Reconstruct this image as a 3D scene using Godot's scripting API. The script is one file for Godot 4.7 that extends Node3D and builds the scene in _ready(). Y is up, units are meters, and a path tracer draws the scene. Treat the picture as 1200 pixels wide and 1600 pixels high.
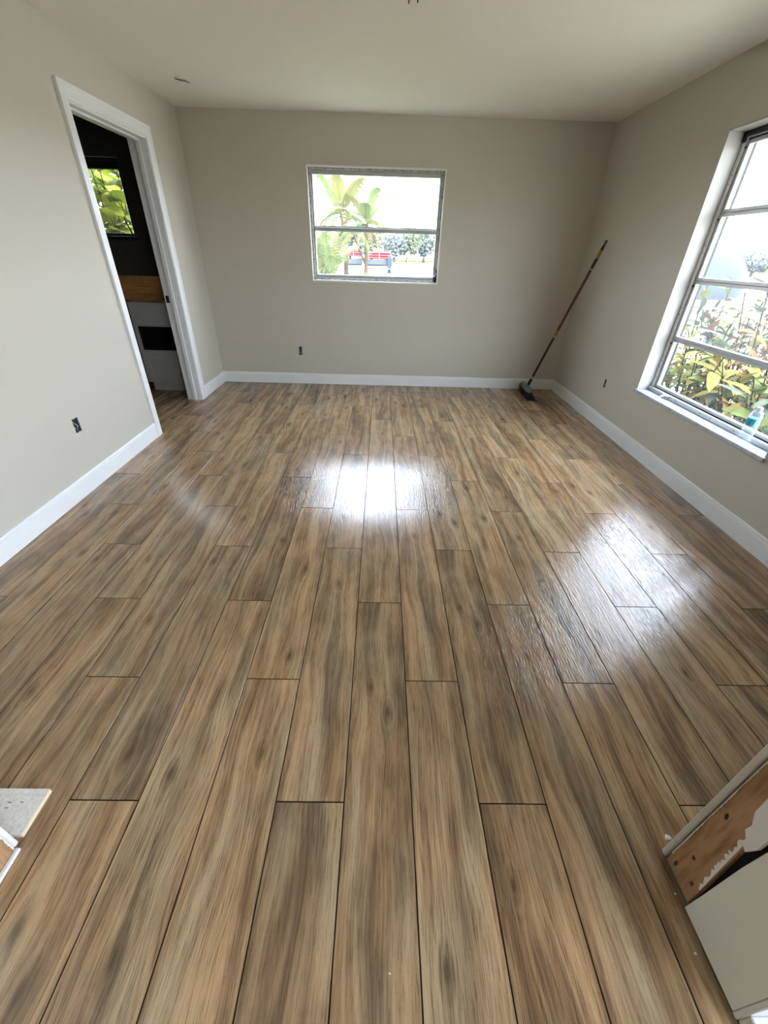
extends Node3D

# ---------------------------------------------------------------- camera and light, tuned here
const CAM_POS := Vector3(0.0, 1.384, 0.0)
const CAM_ROT := Vector3(-32.6147, -1.0769, 1.744)
const CAM_FOV := 103.1465
const SKY_ENERGY := 12.0
const SUN_ENERGY := 2.0
const EXPOSURE := 2.3

# ---------------------------------------------------------------- room measures
const XL := -1.903
const XR := 2.127
const ZB := -5.06
const H := 2.4406
const PX0 := -0.891
const PZ0 := -0.5534
const PW := 0.20215
const PD := 0.41023

var M := {}
var rng := RandomNumberGenerator.new()
var taken := {}

func _ready() -> void:
	rng.seed = 71
	# --- camera
	var cam := Camera3D.new()
	cam.name = "camera"
	cam.fov = CAM_FOV
	cam.near = 0.02
	cam.far = 600.0
	cam.position = CAM_POS
	cam.rotation_degrees = CAM_ROT
	add_child(cam)
	cam.current = true
	# --- sky, sun and exposure
	var env := Environment.new()
	env.background_mode = Environment.BG_SKY
	var sm := ProceduralSkyMaterial.new()
	sm.sky_top_color = Color(0.84, 0.91, 1.0)
	sm.sky_horizon_color = Color(0.93, 0.96, 1.0)
	sm.sky_curve = 0.2
	sm.ground_bottom_color = Color(0.45, 0.47, 0.45)
	sm.ground_horizon_color = Color(0.6, 0.63, 0.64)
	sm.sun_angle_max = 1.0
	var sky := Sky.new()
	sky.sky_material = sm
	env.sky = sky
	env.background_energy_multiplier = SKY_ENERGY
	env.ambient_light_source = Environment.AMBIENT_SOURCE_SKY
	env.tonemap_mode = Environment.TONE_MAPPER_LINEAR
	env.tonemap_exposure = EXPOSURE
	env.sdfgi_enabled = true
	env.ssao_enabled = true
	env.ssil_enabled = true
	var we := WorldEnvironment.new()
	we.name = "world_environment"
	we.environment = env
	add_child(we)
	var sun := DirectionalLight3D.new()
	sun.name = "sun"
	sun.light_color = Color(1.0, 0.95, 0.86)
	sun.light_energy = SUN_ENERGY
	sun.light_angular_distance = 3.0
	sun.shadow_enabled = true
	sun.rotation_degrees = Vector3(-56, -28, 0)
	add_child(sun)

	make_materials()
	build_shell()
	build_floor()
	build_baseboards()
	build_door()
	build_windows()
	build_stubs()
	build_other_room()
	build_outside_back()
	build_outside_right()
	build_outside_bath()
	build_things()

# ================================================================= helpers
func numbered(called: String) -> String:
	if not taken.has(called):
		taken[called] = 0
		return called
	taken[called] += 1
	return "%s_%03d" % [called, taken[called]]

func tag(o: Node3D, label: String, category: String, group := "", kind := "") -> void:
	o.set_meta("label", label)
	if category != "":
		o.set_meta("category", category)
	if group != "":
		o.set_meta("group", group)
	if kind != "":
		o.set_meta("kind", kind)

func thing(called: String, label: String, category: String, at := Vector3.ZERO, turn := 0.0, group := "", kind := "") -> Node3D:
	var o := Node3D.new()
	o.name = numbered(called)
	add_child(o)
	o.position = at
	o.rotation.y = turn
	tag(o, label, category, group, kind)
	return o

func newst() -> SurfaceTool:
	var st := SurfaceTool.new()
	st.begin(Mesh.PRIMITIVE_TRIANGLES)
	return st

func put(called: String, st: SurfaceTool, mat: Material, parent: Node = null) -> MeshInstance3D:
	var mi := MeshInstance3D.new()
	mi.mesh = st.commit()
	mi.material_override = mat
	if parent == null:
		mi.name = numbered(called)
		add_child(mi)
	else:
		mi.name = called
		parent.add_child(mi, true)
	return mi

func put_mesh(called: String, mesh: Mesh, mat: Material, parent: Node, xf := Transform3D()) -> MeshInstance3D:
	var mi := MeshInstance3D.new()
	mi.mesh = mesh
	mi.material_override = mat
	mi.name = called
	mi.transform = xf
	parent.add_child(mi, true)
	return mi

func tri(st: SurfaceTool, a: Vector3, b: Vector3, c: Vector3, n: Vector3) -> void:
	var p := [a, b, c]
	if (b - a).cross(c - a).dot(n) > 0.0:
		p = [a, c, b]
	for q in p:
		st.set_normal(n)
		st.set_uv(Vector2(q.x + q.z, q.y + q.z))
		st.add_vertex(q)

func quad(st: SurfaceTool, a: Vector3, b: Vector3, c: Vector3, d: Vector3, n: Vector3) -> void:
	tri(st, a, b, c, n)
	tri(st, a, c, d, n)

# face with its own computed normal, turned away from a given inside point
func face(st: SurfaceTool, pts: Array, inside: Vector3) -> void:
	var n: Vector3 = (pts[1] - pts[0]).cross(pts[2] - pts[0]).normalized()
	if n.dot(pts[0] - inside) < 0.0:
		n = -n
	for i in range(1, pts.size() - 1):
		tri(st, pts[0], pts[i], pts[i + 1], n)

func box(st: SurfaceTool, lo: Vector3, hi: Vector3, ch := 0.0, xf := Transform3D()) -> void:
	var c := (lo + hi) * 0.5
	var s := (hi - lo) * 0.5
	ch = min(ch, min(s.x, min(s.y, s.z)) * 0.9)
	for a in 3:
		var b := (a + 1) % 3
		var d := (a + 2) % 3
		for sg in [-1.0, 1.0]:
			var pts := []
			for k in [[-1, -1], [1, -1], [1, 1], [-1, 1]]:
				var v := Vector3.ZERO
				v[a] = sg * s[a]
				v[b] = k[0] * (s[b] - ch)
				v[d] = k[1] * (s[d] - ch)
				pts.append(xf * (c + v))
			face(st, pts, xf * c)
		if ch > 0.0:
			for s1 in [-1.0, 1.0]:
				for s2 in [-1.0, 1.0]:
					var pts := []
					for k in [[0, -1], [0, 1], [1, 1], [1, -1]]:
						var v := Vector3.ZERO
						v[b] = s1 * (s[b] - (ch if k[0] == 1 else 0.0))
						v[d] = s2 * (s[d] - (0.0 if k[0] == 1 else ch))
						v[a] = k[1] * (s[a] - ch)
						pts.append(xf * (c + v))
					face(st, pts, xf * c)
	if ch > 0.0:
		for sx in [-1.0, 1.0]:
			for sy in [-1.0, 1.0]:
				for sz in [-1.0, 1.0]:
					var q := Vector3(sx, sy, sz)
					face(st, [xf * (c + q * Vector3(s.x, s.y - ch, s.z - ch)), xf * (c + q * Vector3(s.x - ch, s.y, s.z - ch)), xf * (c + q * Vector3(s.x - ch, s.y - ch, s.z))], xf * c)

# a flat polygon given in a plane, thickened: pts3 are the corners of one side, off the way to the other
func slab(st: SurfaceTool, pts3: Array, off: Vector3) -> void:
	var mid := Vector3.ZERO
	for p in pts3:
		mid += p
	mid = mid / pts3.size() + off * 0.5
	var n: Vector3 = off.normalized()
	var flat := PackedVector2Array()
	var ux: Vector3 = n.cross(Vector3.UP if absf(n.y) < 0.9 else Vector3.RIGHT).normalized()
	var uy: Vector3 = n.cross(ux)
	for p in pts3:
		flat.append(Vector2(p.dot(ux), p.dot(uy)))
	var ids := Geometry2D.triangulate_polygon(flat)
	for i in range(0, ids.size(), 3):
		tri(st, pts3[ids[i]], pts3[ids[i + 1]], pts3[ids[i + 2]], -n)
		tri(st, pts3[ids[i]] + off, pts3[ids[i + 1]] + off, pts3[ids[i + 2]] + off, n)
	var sgn := 1.0
	if Geometry2D.is_polygon_clockwise(flat):
		sgn = -1.0
	for i in pts3.size():
		var a: Vector3 = pts3[i]
		var b: Vector3 = pts3[(i + 1) % pts3.size()]
		var e := flat[(i + 1) % pts3.size()] - flat[i]
		var o2 := Vector2(e.y, -e.x).normalized() * sgn
		quad(st, a, b, b + off, a + off, (ux * o2.x + uy * o2.y).normalized())

func lathe(st: SurfaceTool, prof: Array, seg := 16, xf := Transform3D()) -> void:
	var nrm := []
	for i in prof.size():
		var a: Vector2 = prof[max(0, i - 1)]
		var b: Vector2 = prof[min(prof.size() - 1, i + 1)]
		var t := (b - a).normalized()
		nrm.append(Vector2(t.y, -t.x))
	for i in prof.size() - 1:
		for k in seg:
			var vs := []
			for q in [[i, k], [i + 1, k], [i + 1, k + 1], [i, k + 1]]:
				var an: float = TAU * q[1] / seg
				var r: Vector2 = prof[q[0]]
				var nn: Vector2 = nrm[q[0]]
				vs.append([xf * Vector3(r.x * cos(an), r.y, r.x * sin(an)), (xf.basis * Vector3(nn.x * cos(an), nn.y, nn.x * sin(an))).normalized(), Vector2(float(q[1]) / seg, float(q[0]) / prof.size())])
			for t in [[0, 1, 2], [0, 2, 3]]:
				smooth_tri(st, vs[t[0]], vs[t[1]], vs[t[2]])

func smooth_tri(st: SurfaceTool, a: Array, b: Array, c: Array) -> void:
	var g: Vector3 = (b[0] - a[0]).cross(c[0] - a[0])
	if g.length_squared() < 1e-18:
		return
	var l := [a, b, c]
	if g.dot(a[1] + b[1] + c[1]) > 0.0:
		l = [a, c, b]
	for q in l:
		st.set_normal(q[1])
		st.set_uv(q[2])
		st.add_vertex(q[0])

func tube(st: SurfaceTool, pts: Array, rad: Array, seg := 8) -> void:
	var rings := []
	var side := Vector3.ZERO
	for i in pts.size():
		var t: Vector3 = (pts[min(i + 1, pts.size() - 1)] - pts[max(i - 1, 0)]).normalized()
		if side == Vector3.ZERO:
			side = t.cross(Vector3.UP if absf(t.y) < 0.95 else Vector3.RIGHT).normalized()
		side = (side - t * side.dot(t)).normalized()
		var up := t.cross(side)
		var r: float = rad[min(i, rad.size() - 1)]
		var ring := []
		for k in seg + 1:
			var an := TAU * k / seg
			var n := side * cos(an) + up * sin(an)
			ring.append([pts[i] + n * r, n, Vector2(float(k) / seg, i)])
		rings.append(ring)
	for i in pts.size() - 1:
		for k in seg:
			smooth_tri(st, rings[i][k], rings[i + 1][k], rings[i + 1][k + 1])
			smooth_tri(st, rings[i][k], rings[i + 1][k + 1], rings[i][k + 1])
	for e in [0, pts.size() - 1]:
		var n: Vector3 = (pts[0] - pts[1]).normalized() if e == 0 else (pts[e] - pts[e - 1]).normalized()
		for k in seg:
			tri(st, pts[e], rings[e][k][0], rings[e][k + 1][0], n)

func rod(st: SurfaceTool, a: Vector3, b: Vector3, r: float, seg := 10) -> void:
	tube(st, [a, b], [r, r], seg)

# a wall slab made of boxes with rectangular openings; u runs along axis ua, y is up
func wall(st: SurfaceTool, ua: int, u0: float, u1: float, y0: float, y1: float, t0: float, t1: float, holes: Array) -> void:
	var us := [u0, u1]
	var ys := [y0, y1]
	for h in holes:
		for k in [h[0], h[1]]:
			if k > u0 and k < u1 and not us.has(k):
				us.append(k)
		for k in [h[2], h[3]]:
			if k > y0 and k < y1 and not ys.has(k):
				ys.append(k)
	us.sort()
	ys.sort()
	var ta := 2 - ua
	var solid := func(i: int, j: int) -> bool:
		if i < 0 or j < 0 or i >= us.size() - 1 or j >= ys.size() - 1:
			return false
		var cu: float = (us[i] + us[i + 1]) * 0.5
		var cy: float = (ys[j] + ys[j + 1]) * 0.5
		for h in holes:
			if cu > h[0] and cu < h[1] and cy > h[2] and cy < h[3]:
				return false
		return true
	var P := func(u: float, y: float, t: float) -> Vector3:
		var v := Vector3.ZERO
		v[ua] = u
		v.y = y
		v[ta] = t
		return v
	var N := func(ax: int, s: float) -> Vector3:
		var v := Vector3.ZERO
		v[ax] = s
		return v
	for i in us.size() - 1:
		for j in ys.size() - 1:
			if not solid.call(i, j):
				continue
			var a: float = us[i]
			var b: float = us[i + 1]
			var c: float = ys[j]
			var d: float = ys[j + 1]
			quad(st, P.call(a, c, t0), P.call(b, c, t0), P.call(b, d, t0), P.call(a, d, t0), N.call(ta, -1.0 if t0 < t1 else 1.0))
			quad(st, P.call(a, c, t1), P.call(b, c, t1), P.call(b, d, t1), P.call(a, d, t1), N.call(ta, 1.0 if t0 < t1 else -1.0))
			if not solid.call(i - 1, j):
				quad(st, P.call(a, c, t0), P.call(a, d, t0), P.call(a, d, t1), P.call(a, c, t1), N.call(ua, -1.0))
			if not solid.call(i + 1, j):
				quad(st, P.call(b, c, t0), P.call(b, d, t0), P.call(b, d, t1), P.call(b, c, t1), N.call(ua, 1.0))
			if not solid.call(i, j - 1):
				quad(st, P.call(a, c, t0), P.call(b, c, t0), P.call(b, c, t1), P.call(a, c, t1), Vector3.DOWN)
			if not solid.call(i, j + 1):
				quad(st, P.call(a, d, t0), P.call(b, d, t0), P.call(b, d, t1), P.call(a, d, t1), Vector3.UP)

func flat(c: Color, rough := 0.6, metal := 0.0, spec := 0.5) -> StandardMaterial3D:
	var m := StandardMaterial3D.new()
	m.albedo_color = c
	m.roughness = rough
	m.metallic = metal
	m.metallic_specular = spec
	return m

func noise_tex(sz: int, freq: float, ramp: Array, sd: int, oct := 4, normal := false, bump := 1.0) -> NoiseTexture2D:
	var n := FastNoiseLite.new()
	n.seed = sd
	n.frequency = freq
	n.fractal_octaves = oct
	var t := NoiseTexture2D.new()
	t.width = sz
	t.height = sz
	t.seamless = true
	t.noise = n
	if normal:
		t.as_normal_map = true
		t.bump_strength = bump
	elif ramp.size() > 0:
		var g := Gradient.new()
		g.offsets = PackedFloat32Array([0.0, 0.35, 0.65, 1.0].slice(0, ramp.size()) if ramp.size() != 2 else [0.0, 1.0])
		g.colors = PackedColorArray(ramp)
		t.color_ramp = g
	return t

func tri_mat(m: StandardMaterial3D, scale: float, world := true) -> StandardMaterial3D:
	m.uv1_triplanar = true
	m.uv1_world_triplanar = world
	m.uv1_scale = Vector3.ONE * scale
	return m

# ================================================================= materials
func make_materials() -> void:
	var roller := noise_tex(512, 0.045, [], 3, 3, true, 1.2)
	var w := flat(Color(0.755, 0.735, 0.682), 0.62)
	w.normal_enabled = true
	w.normal_texture = roller
	w.normal_scale = 0.16
	M.wall = tri_mat(w, 2.2)
	var c := flat(Color(0.92, 0.905, 0.865), 0.8)
	c.normal_enabled = true
	c.normal_texture = roller
	c.normal_scale = 0.22
	M.ceiling = tri_mat(c, 1.6)
	M.trim = flat(Color(0.90, 0.905, 0.90), 0.35)
	M.plaster = tri_mat(flat(Color(0.87, 0.86, 0.84), 0.7), 1.0)
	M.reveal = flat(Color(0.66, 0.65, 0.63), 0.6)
	M.grout = flat(Color(0.16, 0.11, 0.075), 0.9)
	M.grout.metallic_specular = 0.08
	M.slab = flat(Color(0.5, 0.48, 0.45), 0.9)
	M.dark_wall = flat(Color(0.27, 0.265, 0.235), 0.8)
	M.alu = flat(Color(0.70, 0.71, 0.70), 0.42, 0.25)
	M.alu_light = flat(Color(0.86, 0.86, 0.85), 0.45, 0.1)
	M.alu_old = tri_mat(flat(Color(1, 1, 1), 0.5, 0.2), 6.0)
	M.alu_old.albedo_texture = noise_tex(128, 0.03, [Color(0.52, 0.52, 0.49), Color(0.62, 0.62, 0.59), Color(0.68, 0.68, 0.65), Color(0.74, 0.73, 0.70)], 12)
	M.gasket = flat(Color(0.07, 0.07, 0.065), 0.7)
	M.screw = flat(Color(0.18, 0.17, 0.15), 0.4, 0.6)
	M.bronze = flat(Color(0.10, 0.095, 0.08), 0.5, 0.3)
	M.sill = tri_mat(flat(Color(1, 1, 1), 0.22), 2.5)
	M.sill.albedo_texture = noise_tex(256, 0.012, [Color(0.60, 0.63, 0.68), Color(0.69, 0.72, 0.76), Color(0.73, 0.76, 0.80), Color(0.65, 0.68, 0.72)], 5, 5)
	M.glass = StandardMaterial3D.new()
	M.glass.transparency = BaseMaterial3D.TRANSPARENCY_ALPHA
	M.glass.albedo_color = Color(0.9, 0.95, 0.95, 0.05)
	M.glass.roughness = 0.03
	M.glass.metallic_specular = 0.06
	M.hazy = M.glass.duplicate()
	M.hazy.albedo_color = Color(0.8, 0.82, 0.83, 0.10)
	M.hazy.backlight_enabled = true
	M.hazy.backlight = Color(0.12, 0.125, 0.13)
	M.stud = tri_mat(flat(Color(1, 1, 1), 0.7), 3.0)
	M.stud.uv1_scale = Vector3(9.0, 1.3, 9.0)
	M.stud.albedo_texture = noise_tex(256, 0.012, [Color(0.52, 0.39, 0.27), Color(0.65, 0.50, 0.35), Color(0.70, 0.55, 0.40), Color(0.58, 0.44, 0.31)], 8, 5)
	M.knot = flat(Color(0.26, 0.15, 0.08), 0.7)
	M.drywall = flat(Color(0.88, 0.88, 0.83), 0.8)
	M.paper = flat(Color(0.90, 0.88, 0.85), 0.85)
	M.gypsum = flat(Color(0.88, 0.87, 0.84), 0.9)
	M.plate = flat(Color(0.42, 0.38, 0.32), 0.5, 0.3)
	M.void = flat(Color(0.05, 0.045, 0.04), 0.9)  # near-black that stands in for shade inside hollows
	M.cabinet = flat(Color(0.70, 0.70, 0.68), 0.45)
	M.butcher = flat(Color(1, 1, 1), 0.5)
	M.galv = flat(Color(0.42, 0.46, 0.47), 0.4, 0.6)
	M.wire_white = flat(Color(0.85, 0.85, 0.83), 0.5)
	M.wire_dark = flat(Color(0.10, 0.09, 0.07), 0.5)
	M.broom_block = flat(Color(0.44, 0.45, 0.43), 0.55)
	M.bristle = flat(Color(0.035, 0.09, 0.06), 0.8)
	M.pole_red = flat(Color(0.30, 0.13, 0.06), 0.35)
	M.pole_dark = flat(Color(0.17, 0.085, 0.045), 0.4)
	M.black = flat(Color(0.035, 0.035, 0.035), 0.5)
	M.sticker = flat(Color(0.55, 0.50, 0.20), 0.5)
	M.collar = flat(Color(0.75, 0.73, 0.69), 0.5)
	# outside
	M.lawn = tri_mat(flat(Color(1, 1, 1), 0.95), 0.6)
	M.lawn.albedo_texture = noise_tex(256, 0.05, [Color(0.20, 0.22, 0.11), Color(0.26, 0.27, 0.15), Color(0.31, 0.31, 0.18), Color(0.27, 0.28, 0.16)], 21)
	M.pave = flat(Color(0.66, 0.63, 0.57), 0.9)
	M.soil = tri_mat(flat(Color(1, 1, 1), 0.95), 3.0)
	M.soil.albedo_texture = noise_tex(128, 0.06, [Color(0.17, 0.14, 0.10), Color(0.25, 0.21, 0.15), Color(0.30, 0.25, 0.18), Color(0.22, 0.19, 0.13)], 61)
	M.water = flat(Color(0.20, 0.24, 0.25), 0.2)
	var wn := noise_tex(256, 0.02, [], 31, 3, true, 3.0)
	M.water.normal_enabled = true
	M.water.normal_texture = wn
	M.water.normal_scale = 0.35
	tri_mat(M.water, 0.35)
	M.frond = leafy(Color(0.36, 0.40, 0.27))
	M.frond_old = leafy(Color(0.43, 0.42, 0.28))
	M.frond_dead = leafy(Color(0.45, 0.36, 0.25))
	M.trunk = flat(Color(0.28, 0.24, 0.195), 0.9)
	M.twig = flat(Color(0.17, 0.145, 0.115), 0.9)
	M.boat_white = flat(Color(0.32, 0.33, 0.34), 0.4)
	M.boat_red = flat(Color(0.34, 0.06, 0.09), 0.5)
	M.blue_grey = flat(Color(0.19, 0.24, 0.265), 0.6)
	M.pale_blue = flat(Color(0.25, 0.30, 0.325), 0.5)
	M.dock = flat(Color(0.29, 0.29, 0.285), 0.8)
	M.grey_tree = leafy(Color(0.35, 0.37, 0.35))
	M.green_tree = leafy(Color(0.37, 0.39, 0.31))
	M.tarp = flat(Color(0.20, 0.225, 0.235), 0.7)
	M.leaf_yellow = leafy(Color(0.50, 0.47, 0.24))
	M.leaf_lime = leafy(Color(0.42, 0.44, 0.24))
	M.leaf_green = leafy(Color(0.33, 0.37, 0.21))
	M.leaf_orange = leafy(Color(0.50, 0.37, 0.21))
	M.leaf_pink = leafy(Color(0.47, 0.33, 0.27))
	M.leaf_grey = leafy(Color(0.35, 0.37, 0.31))
	M.grape = leafy(Color(0.31, 0.34, 0.085), 1.0)
	M.grape_dark = leafy(Color(0.22, 0.26, 0.06), 0.7)
	dull(["lawn", "pave", "soil", "trunk", "twig", "boat_white", "boat_red", "blue_grey", "pale_blue", "dock", "tarp"])
	M.grape_bright = leafy(Color(0.52, 0.53, 0.19), 1.2)

# dull outdoor surfaces, little sheen under the open sky
func dull(names: Array) -> void:
	for k in names:
		M[k].metallic_specular = 0.12
		M[k].roughness = max(M[k].roughness, 0.7)

func leafy(c: Color, back := 0.35) -> StandardMaterial3D:
	var m := flat(c, 0.6, 0.0, 0.12)
	m.cull_mode = BaseMaterial3D.CULL_DISABLED
	m.backlight_enabled = true
	m.backlight = Color(c.r * back, c.g * back, c.b * back)
	return m

func plank_material() -> StandardMaterial3D:
	# twelve plank faces side by side, each 170 x 1400: streaks, grain and knots
	var cw := 170
	var n := 12
	var W := cw * n
	var HH := 1400
	var n1 := FastNoiseLite.new()
	n1.seed = 5
	n1.frequency = 1.0
	n1.fractal_octaves = 3
	var n2 := FastNoiseLite.new()
	n2.seed = 17
	n2.frequency = 1.0
	n2.fractal_octaves = 2
	var n3 := FastNoiseLite.new()
	n3.seed = 29
	n3.frequency = 1.0
	n3.fractal_octaves = 2
	var rr := RandomNumberGenerator.new()
	rr.seed = 404
	var col := PackedByteArray()
	col.resize(W * HH * 3)
	var hgt := PackedByteArray()
	hgt.resize(W * HH)
	var light := Vector3(0.720, 0.602, 0.466)
	var mid := Vector3(0.592, 0.476, 0.355)
	var dark := Vector3(0.425, 0.328, 0.240)
	var dk2 := Vector3(0.30, 0.21, 0.14)
	for cell in n:
		var knots := []
		for k in 1 + rr.randi() % 2:
			knots.append(Vector3(rr.randf_range(0.2, 0.8), rr.randf_range(0.08, 0.92), rr.randf_range(0.7, 1.25)))
		var off := 40.0 * cell
		var bias := rr.randf_range(-0.12, 0.12)
		for y in HH:
			var v := float(y) / HH
			for x in cw:
				var u := float(x) / cw
				var uu := u
				var kd := 0.0
				var kr := 0.0
				for k in knots:
					var dx: float = (u - k.x) / (0.11 * k.z)
					var dy: float = (v - k.y) / (0.045 * k.z)
					var d2 := dx * dx + dy * dy
					if d2 < 14.0:
						var e := exp(-d2 * 0.42)
						uu += (u - k.x) * -0.75 * e
						kd = max(kd, exp(-d2 * 2.6))
						kr = max(kr, e * (0.5 + 0.5 * sin(sqrt(d2) * 9.0)))
				var wp := n2.get_noise_2d(off + uu * 1.1, v * 1.7 + off) * 0.12
				var q := uu + wp
				var band := n1.get_noise_2d(off * 1.7 + q * 2.3, v * 0.85 + off)
				var streak := n3.get_noise_2d(off * 1.3 + q * 7.5, v * 1.25 + off)
				var fine := n3.get_noise_2d(off + q * 24.0, v * 2.6 + off)
				var grain := n3.get_noise_2d(off + u * 64.0, v * 15.0)
				var cloud := n2.get_noise_2d(off * 2.1 + u * 2.2, v * 5.5 - off)
				var t := 0.40 + bias + band * 0.56 + streak * 0.26 + fine * 0.24 + grain * 0.20 + cloud * 0.22 + kr * 0.18
				var c: Vector3
				if t < 0.45:
					c = light.lerp(mid, clampf(t / 0.45, 0.0, 1.0))
				else:
					c = mid.lerp(dark, clampf((t - 0.45) / 0.5, 0.0, 1.0))
				c = c.lerp(dk2, clampf(kd * 0.6, 0.0, 1.0))
				if fine * 0.5 + grain > 0.40 - 0.12 * streak:
					c *= 0.90
				var hue := n2.get_noise_2d(off * 0.7 + u * 1.3 + 9.0, v * 2.1 + off)
				var lum := c.x * 0.3 + c.y * 0.59 + c.z * 0.11
				if hue > 0.0:
					c = c.lerp(Vector3(1.125, 0.98, 0.775) * lum, clampf(hue * 1.3, 0.0, 0.6))
				else:
					c = c.lerp(Vector3(1.225, 0.95, 0.69) * lum, clampf(-hue * 1.0, 0.0, 0.4))
				c *= rr.randf_range(0.965, 1.035)
				var i := (y * W + cell * cw + x)
				col[i * 3] = int(clampf(c.x, 0.0, 1.0) * 255.0)
				col[i * 3 + 1] = int(clampf(c.y, 0.0, 1.0) * 255.0)
				col[i * 3 + 2] = int(clampf(c.z, 0.0, 1.0) * 255.0)
				hgt[i] = int(clampf(128.0 + fine * 50.0 + grain * 90.0 - kd * 40.0, 0.0, 255.0))
	var img := Image.create_from_data(W, HH, false, Image.FORMAT_RGB8, col)
	var himg := Image.create_from_data(W, HH, false, Image.FORMAT_L8, hgt)
	himg.convert(Image.FORMAT_RGBA8)
	himg.bump_map_to_normal_map(2.0)
	var m := StandardMaterial3D.new()
	m.albedo_texture = ImageTexture.create_from_image(img)
	m.vertex_color_use_as_albedo = true
	m.roughness = 0.16
	m.metallic_specular = 0.5
	m.normal_enabled = true
	m.normal_texture = ImageTexture.create_from_image(himg)
	m.normal_scale = 0.45
	return m

# ================================================================= the shell
const W1 := [-0.752, 0.597, 1.101, 2.068]      # back window opening: x0 x1 y0 y1
const W2 := [-3.386, -2.035, 0.462, 2.078]     # right window opening: z0 z1 y0 y1
const W3 := [-3.26, -2.54, 1.452, 2.075]       # window of the room behind the door
const DOOR := [-4.337, -3.346, 0.0, 2.11]      # rough opening in the left wall
const ADDED_OPEN := [0.4, 3.0, 0.75, 2.1]            # unseen window added behind the camera for its daylight

func build_shell() -> void:
	var f := newst()
	box(f, Vector3(-4.1, -0.16, -5.26), Vector3(2.327, -0.0105, 4.4))
	var fl := put("floor", f, M.grout)
	tag(fl, "wood-look plank floor of mixed tan and brown planks with dark joints", "floor", "", "structure")

	var a := newst()
	box(a, Vector3(-4.3, H, -5.3), Vector3(2.327, H + 0.22, 4.5))
	tag(put("ceiling", a, M.ceiling), "plain warm white ceiling over the empty room", "ceiling", "", "structure")

	var s := newst()
	box(s, Vector3(2.327, 2.36, -6.1), Vector3(2.88, 2.44, 4.5))
	box(s, Vector3(2.86, 2.32, -6.1), Vector3(2.90, 2.48, 4.5), 0.005)
	tag(put("trim_1", s, M.plaster), "pale roof overhang outside above the right window", "soffit", "", "structure")

	# back wall, with an inner skin that has the outlet cut into it
	var b := newst()
	wall(b, 0, -4.1, 2.327, 0.0, H, ZB - 0.055, ZB, [W1, W3, [-0.968, -0.926, 0.33, 0.425]])
	wall(b, 0, -4.1, 2.327, -0.6, H + 0.2, ZB - 0.2, ZB - 0.055, [W1, W3])
	tag(put("wall_back", b, M.wall), "greige painted back wall with the small two-light window", "wall", "", "structure")

	var r := newst()
	wall(r, 2, ZB, 4.4, 0.0, H, XR, XR + 0.055, [W2, ADDED_OPEN, [-3.908, -3.874, 0.348, 0.428]])
	wall(r, 2, ZB - 0.2, 4.4, -0.6, H + 0.2, XR + 0.055, XR + 0.2, [W2, ADDED_OPEN])
	tag(put("wall_right", r, M.wall), "greige painted right wall with the tall four-light window", "wall", "", "structure")

	var l := newst()
	wall(l, 2, ZB, -0.15, 0.0, H, XL - 0.055, XL, [DOOR, [-2.481, -2.424, 0.372, 0.461]])
	wall(l, 2, ZB, -0.15, 0.0, H, XL - 0.14, XL - 0.055, [DOOR])
	tag(put("wall_left", l, M.wall), "pale greige left wall with the white cased doorway", "wall", "", "structure")

	# rooms beyond: the small dark room and the room behind the camera
	var d := newst()
	wall(d, 2, ZB, 4.4, 0.0, H, -4.1, -3.95, [])
	tag(put("wall_side", d, M.wall), "far side wall of the small room beyond the doorway", "wall", "", "structure")
	var e := newst()
	wall(e, 0, -3.95, XL - 0.14, 0.0, H, -2.5, -2.38, [])
	tag(put("wall_partition", e, M.wall), "near wall of the small room beyond the doorway", "wall", "", "structure")
	var g := newst()
	wall(g, 0, -4.1, 2.327, 0.0, H, 4.25, 4.4, [])
	tag(put("wall_rear", g, M.wall), "rear wall of the room behind the opening", "wall", "", "structure")

# ================================================================= plank floor
func build_floor() -> void:
	var mat := plank_material()
	var fl := get_node("floor")
	var gr := newst()
	box(gr, Vector3(XL, -0.0105, ZB), Vector3(XR, -0.0016, 0.95))
	box(gr, Vector3(-3.94, -0.0105, ZB), Vector3(XL, -0.0016, -2.6))
	put("grout", gr, M.grout, fl)
	var r2 := RandomNumberGenerator.new()
	r2.seed = 9
	var lastcell := -1
	for c in range(-11, 15):
		var xa: float = PX0 + c * PW
		var xb: float = xa + PW
		var zmin := ZB
		var zmax := 0.95
		if xb < XL - 0.02:
			zmin = ZB
			zmax = -2.6
		xa = max(xa, -3.94)
		xb = min(xb, XR)
		for r in range(-7, 14):
			if posmod(c + r, 3) != 0:
				continue
			var zn: float = min(PZ0 - r * PD + (0.014 if r < 0 else 0.0), zmax)
			var zf: float = max(PZ0 - (r + 3) * PD + (0.014 if r < -3 else 0.0), zmin)
			if zn - zf < 0.015:
				continue
			var cell := r2.randi() % 12
			if cell == lastcell:
				cell = (cell + 5) % 12
			lastcell = cell
			var full := 3.0 * PD
			var v0: float = clampf((PZ0 - r * PD - zn) / full, 0.0, 1.0)
			var v1: float = (PZ0 - r * PD - zf) / full
			var tone := r2.randf_range(0.86, 1.06)
			var warm := r2.randf_range(-0.05, 0.045)
			var tint := Color(tone * (1.0 + warm), tone, tone * (1.0 - warm))
			var st := newst()
			plank(st, xa, xb, zn, zf, cell, v0, v1, r2.randi() % 2 == 1, tint)
			put("plank", st, mat, fl)

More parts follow.
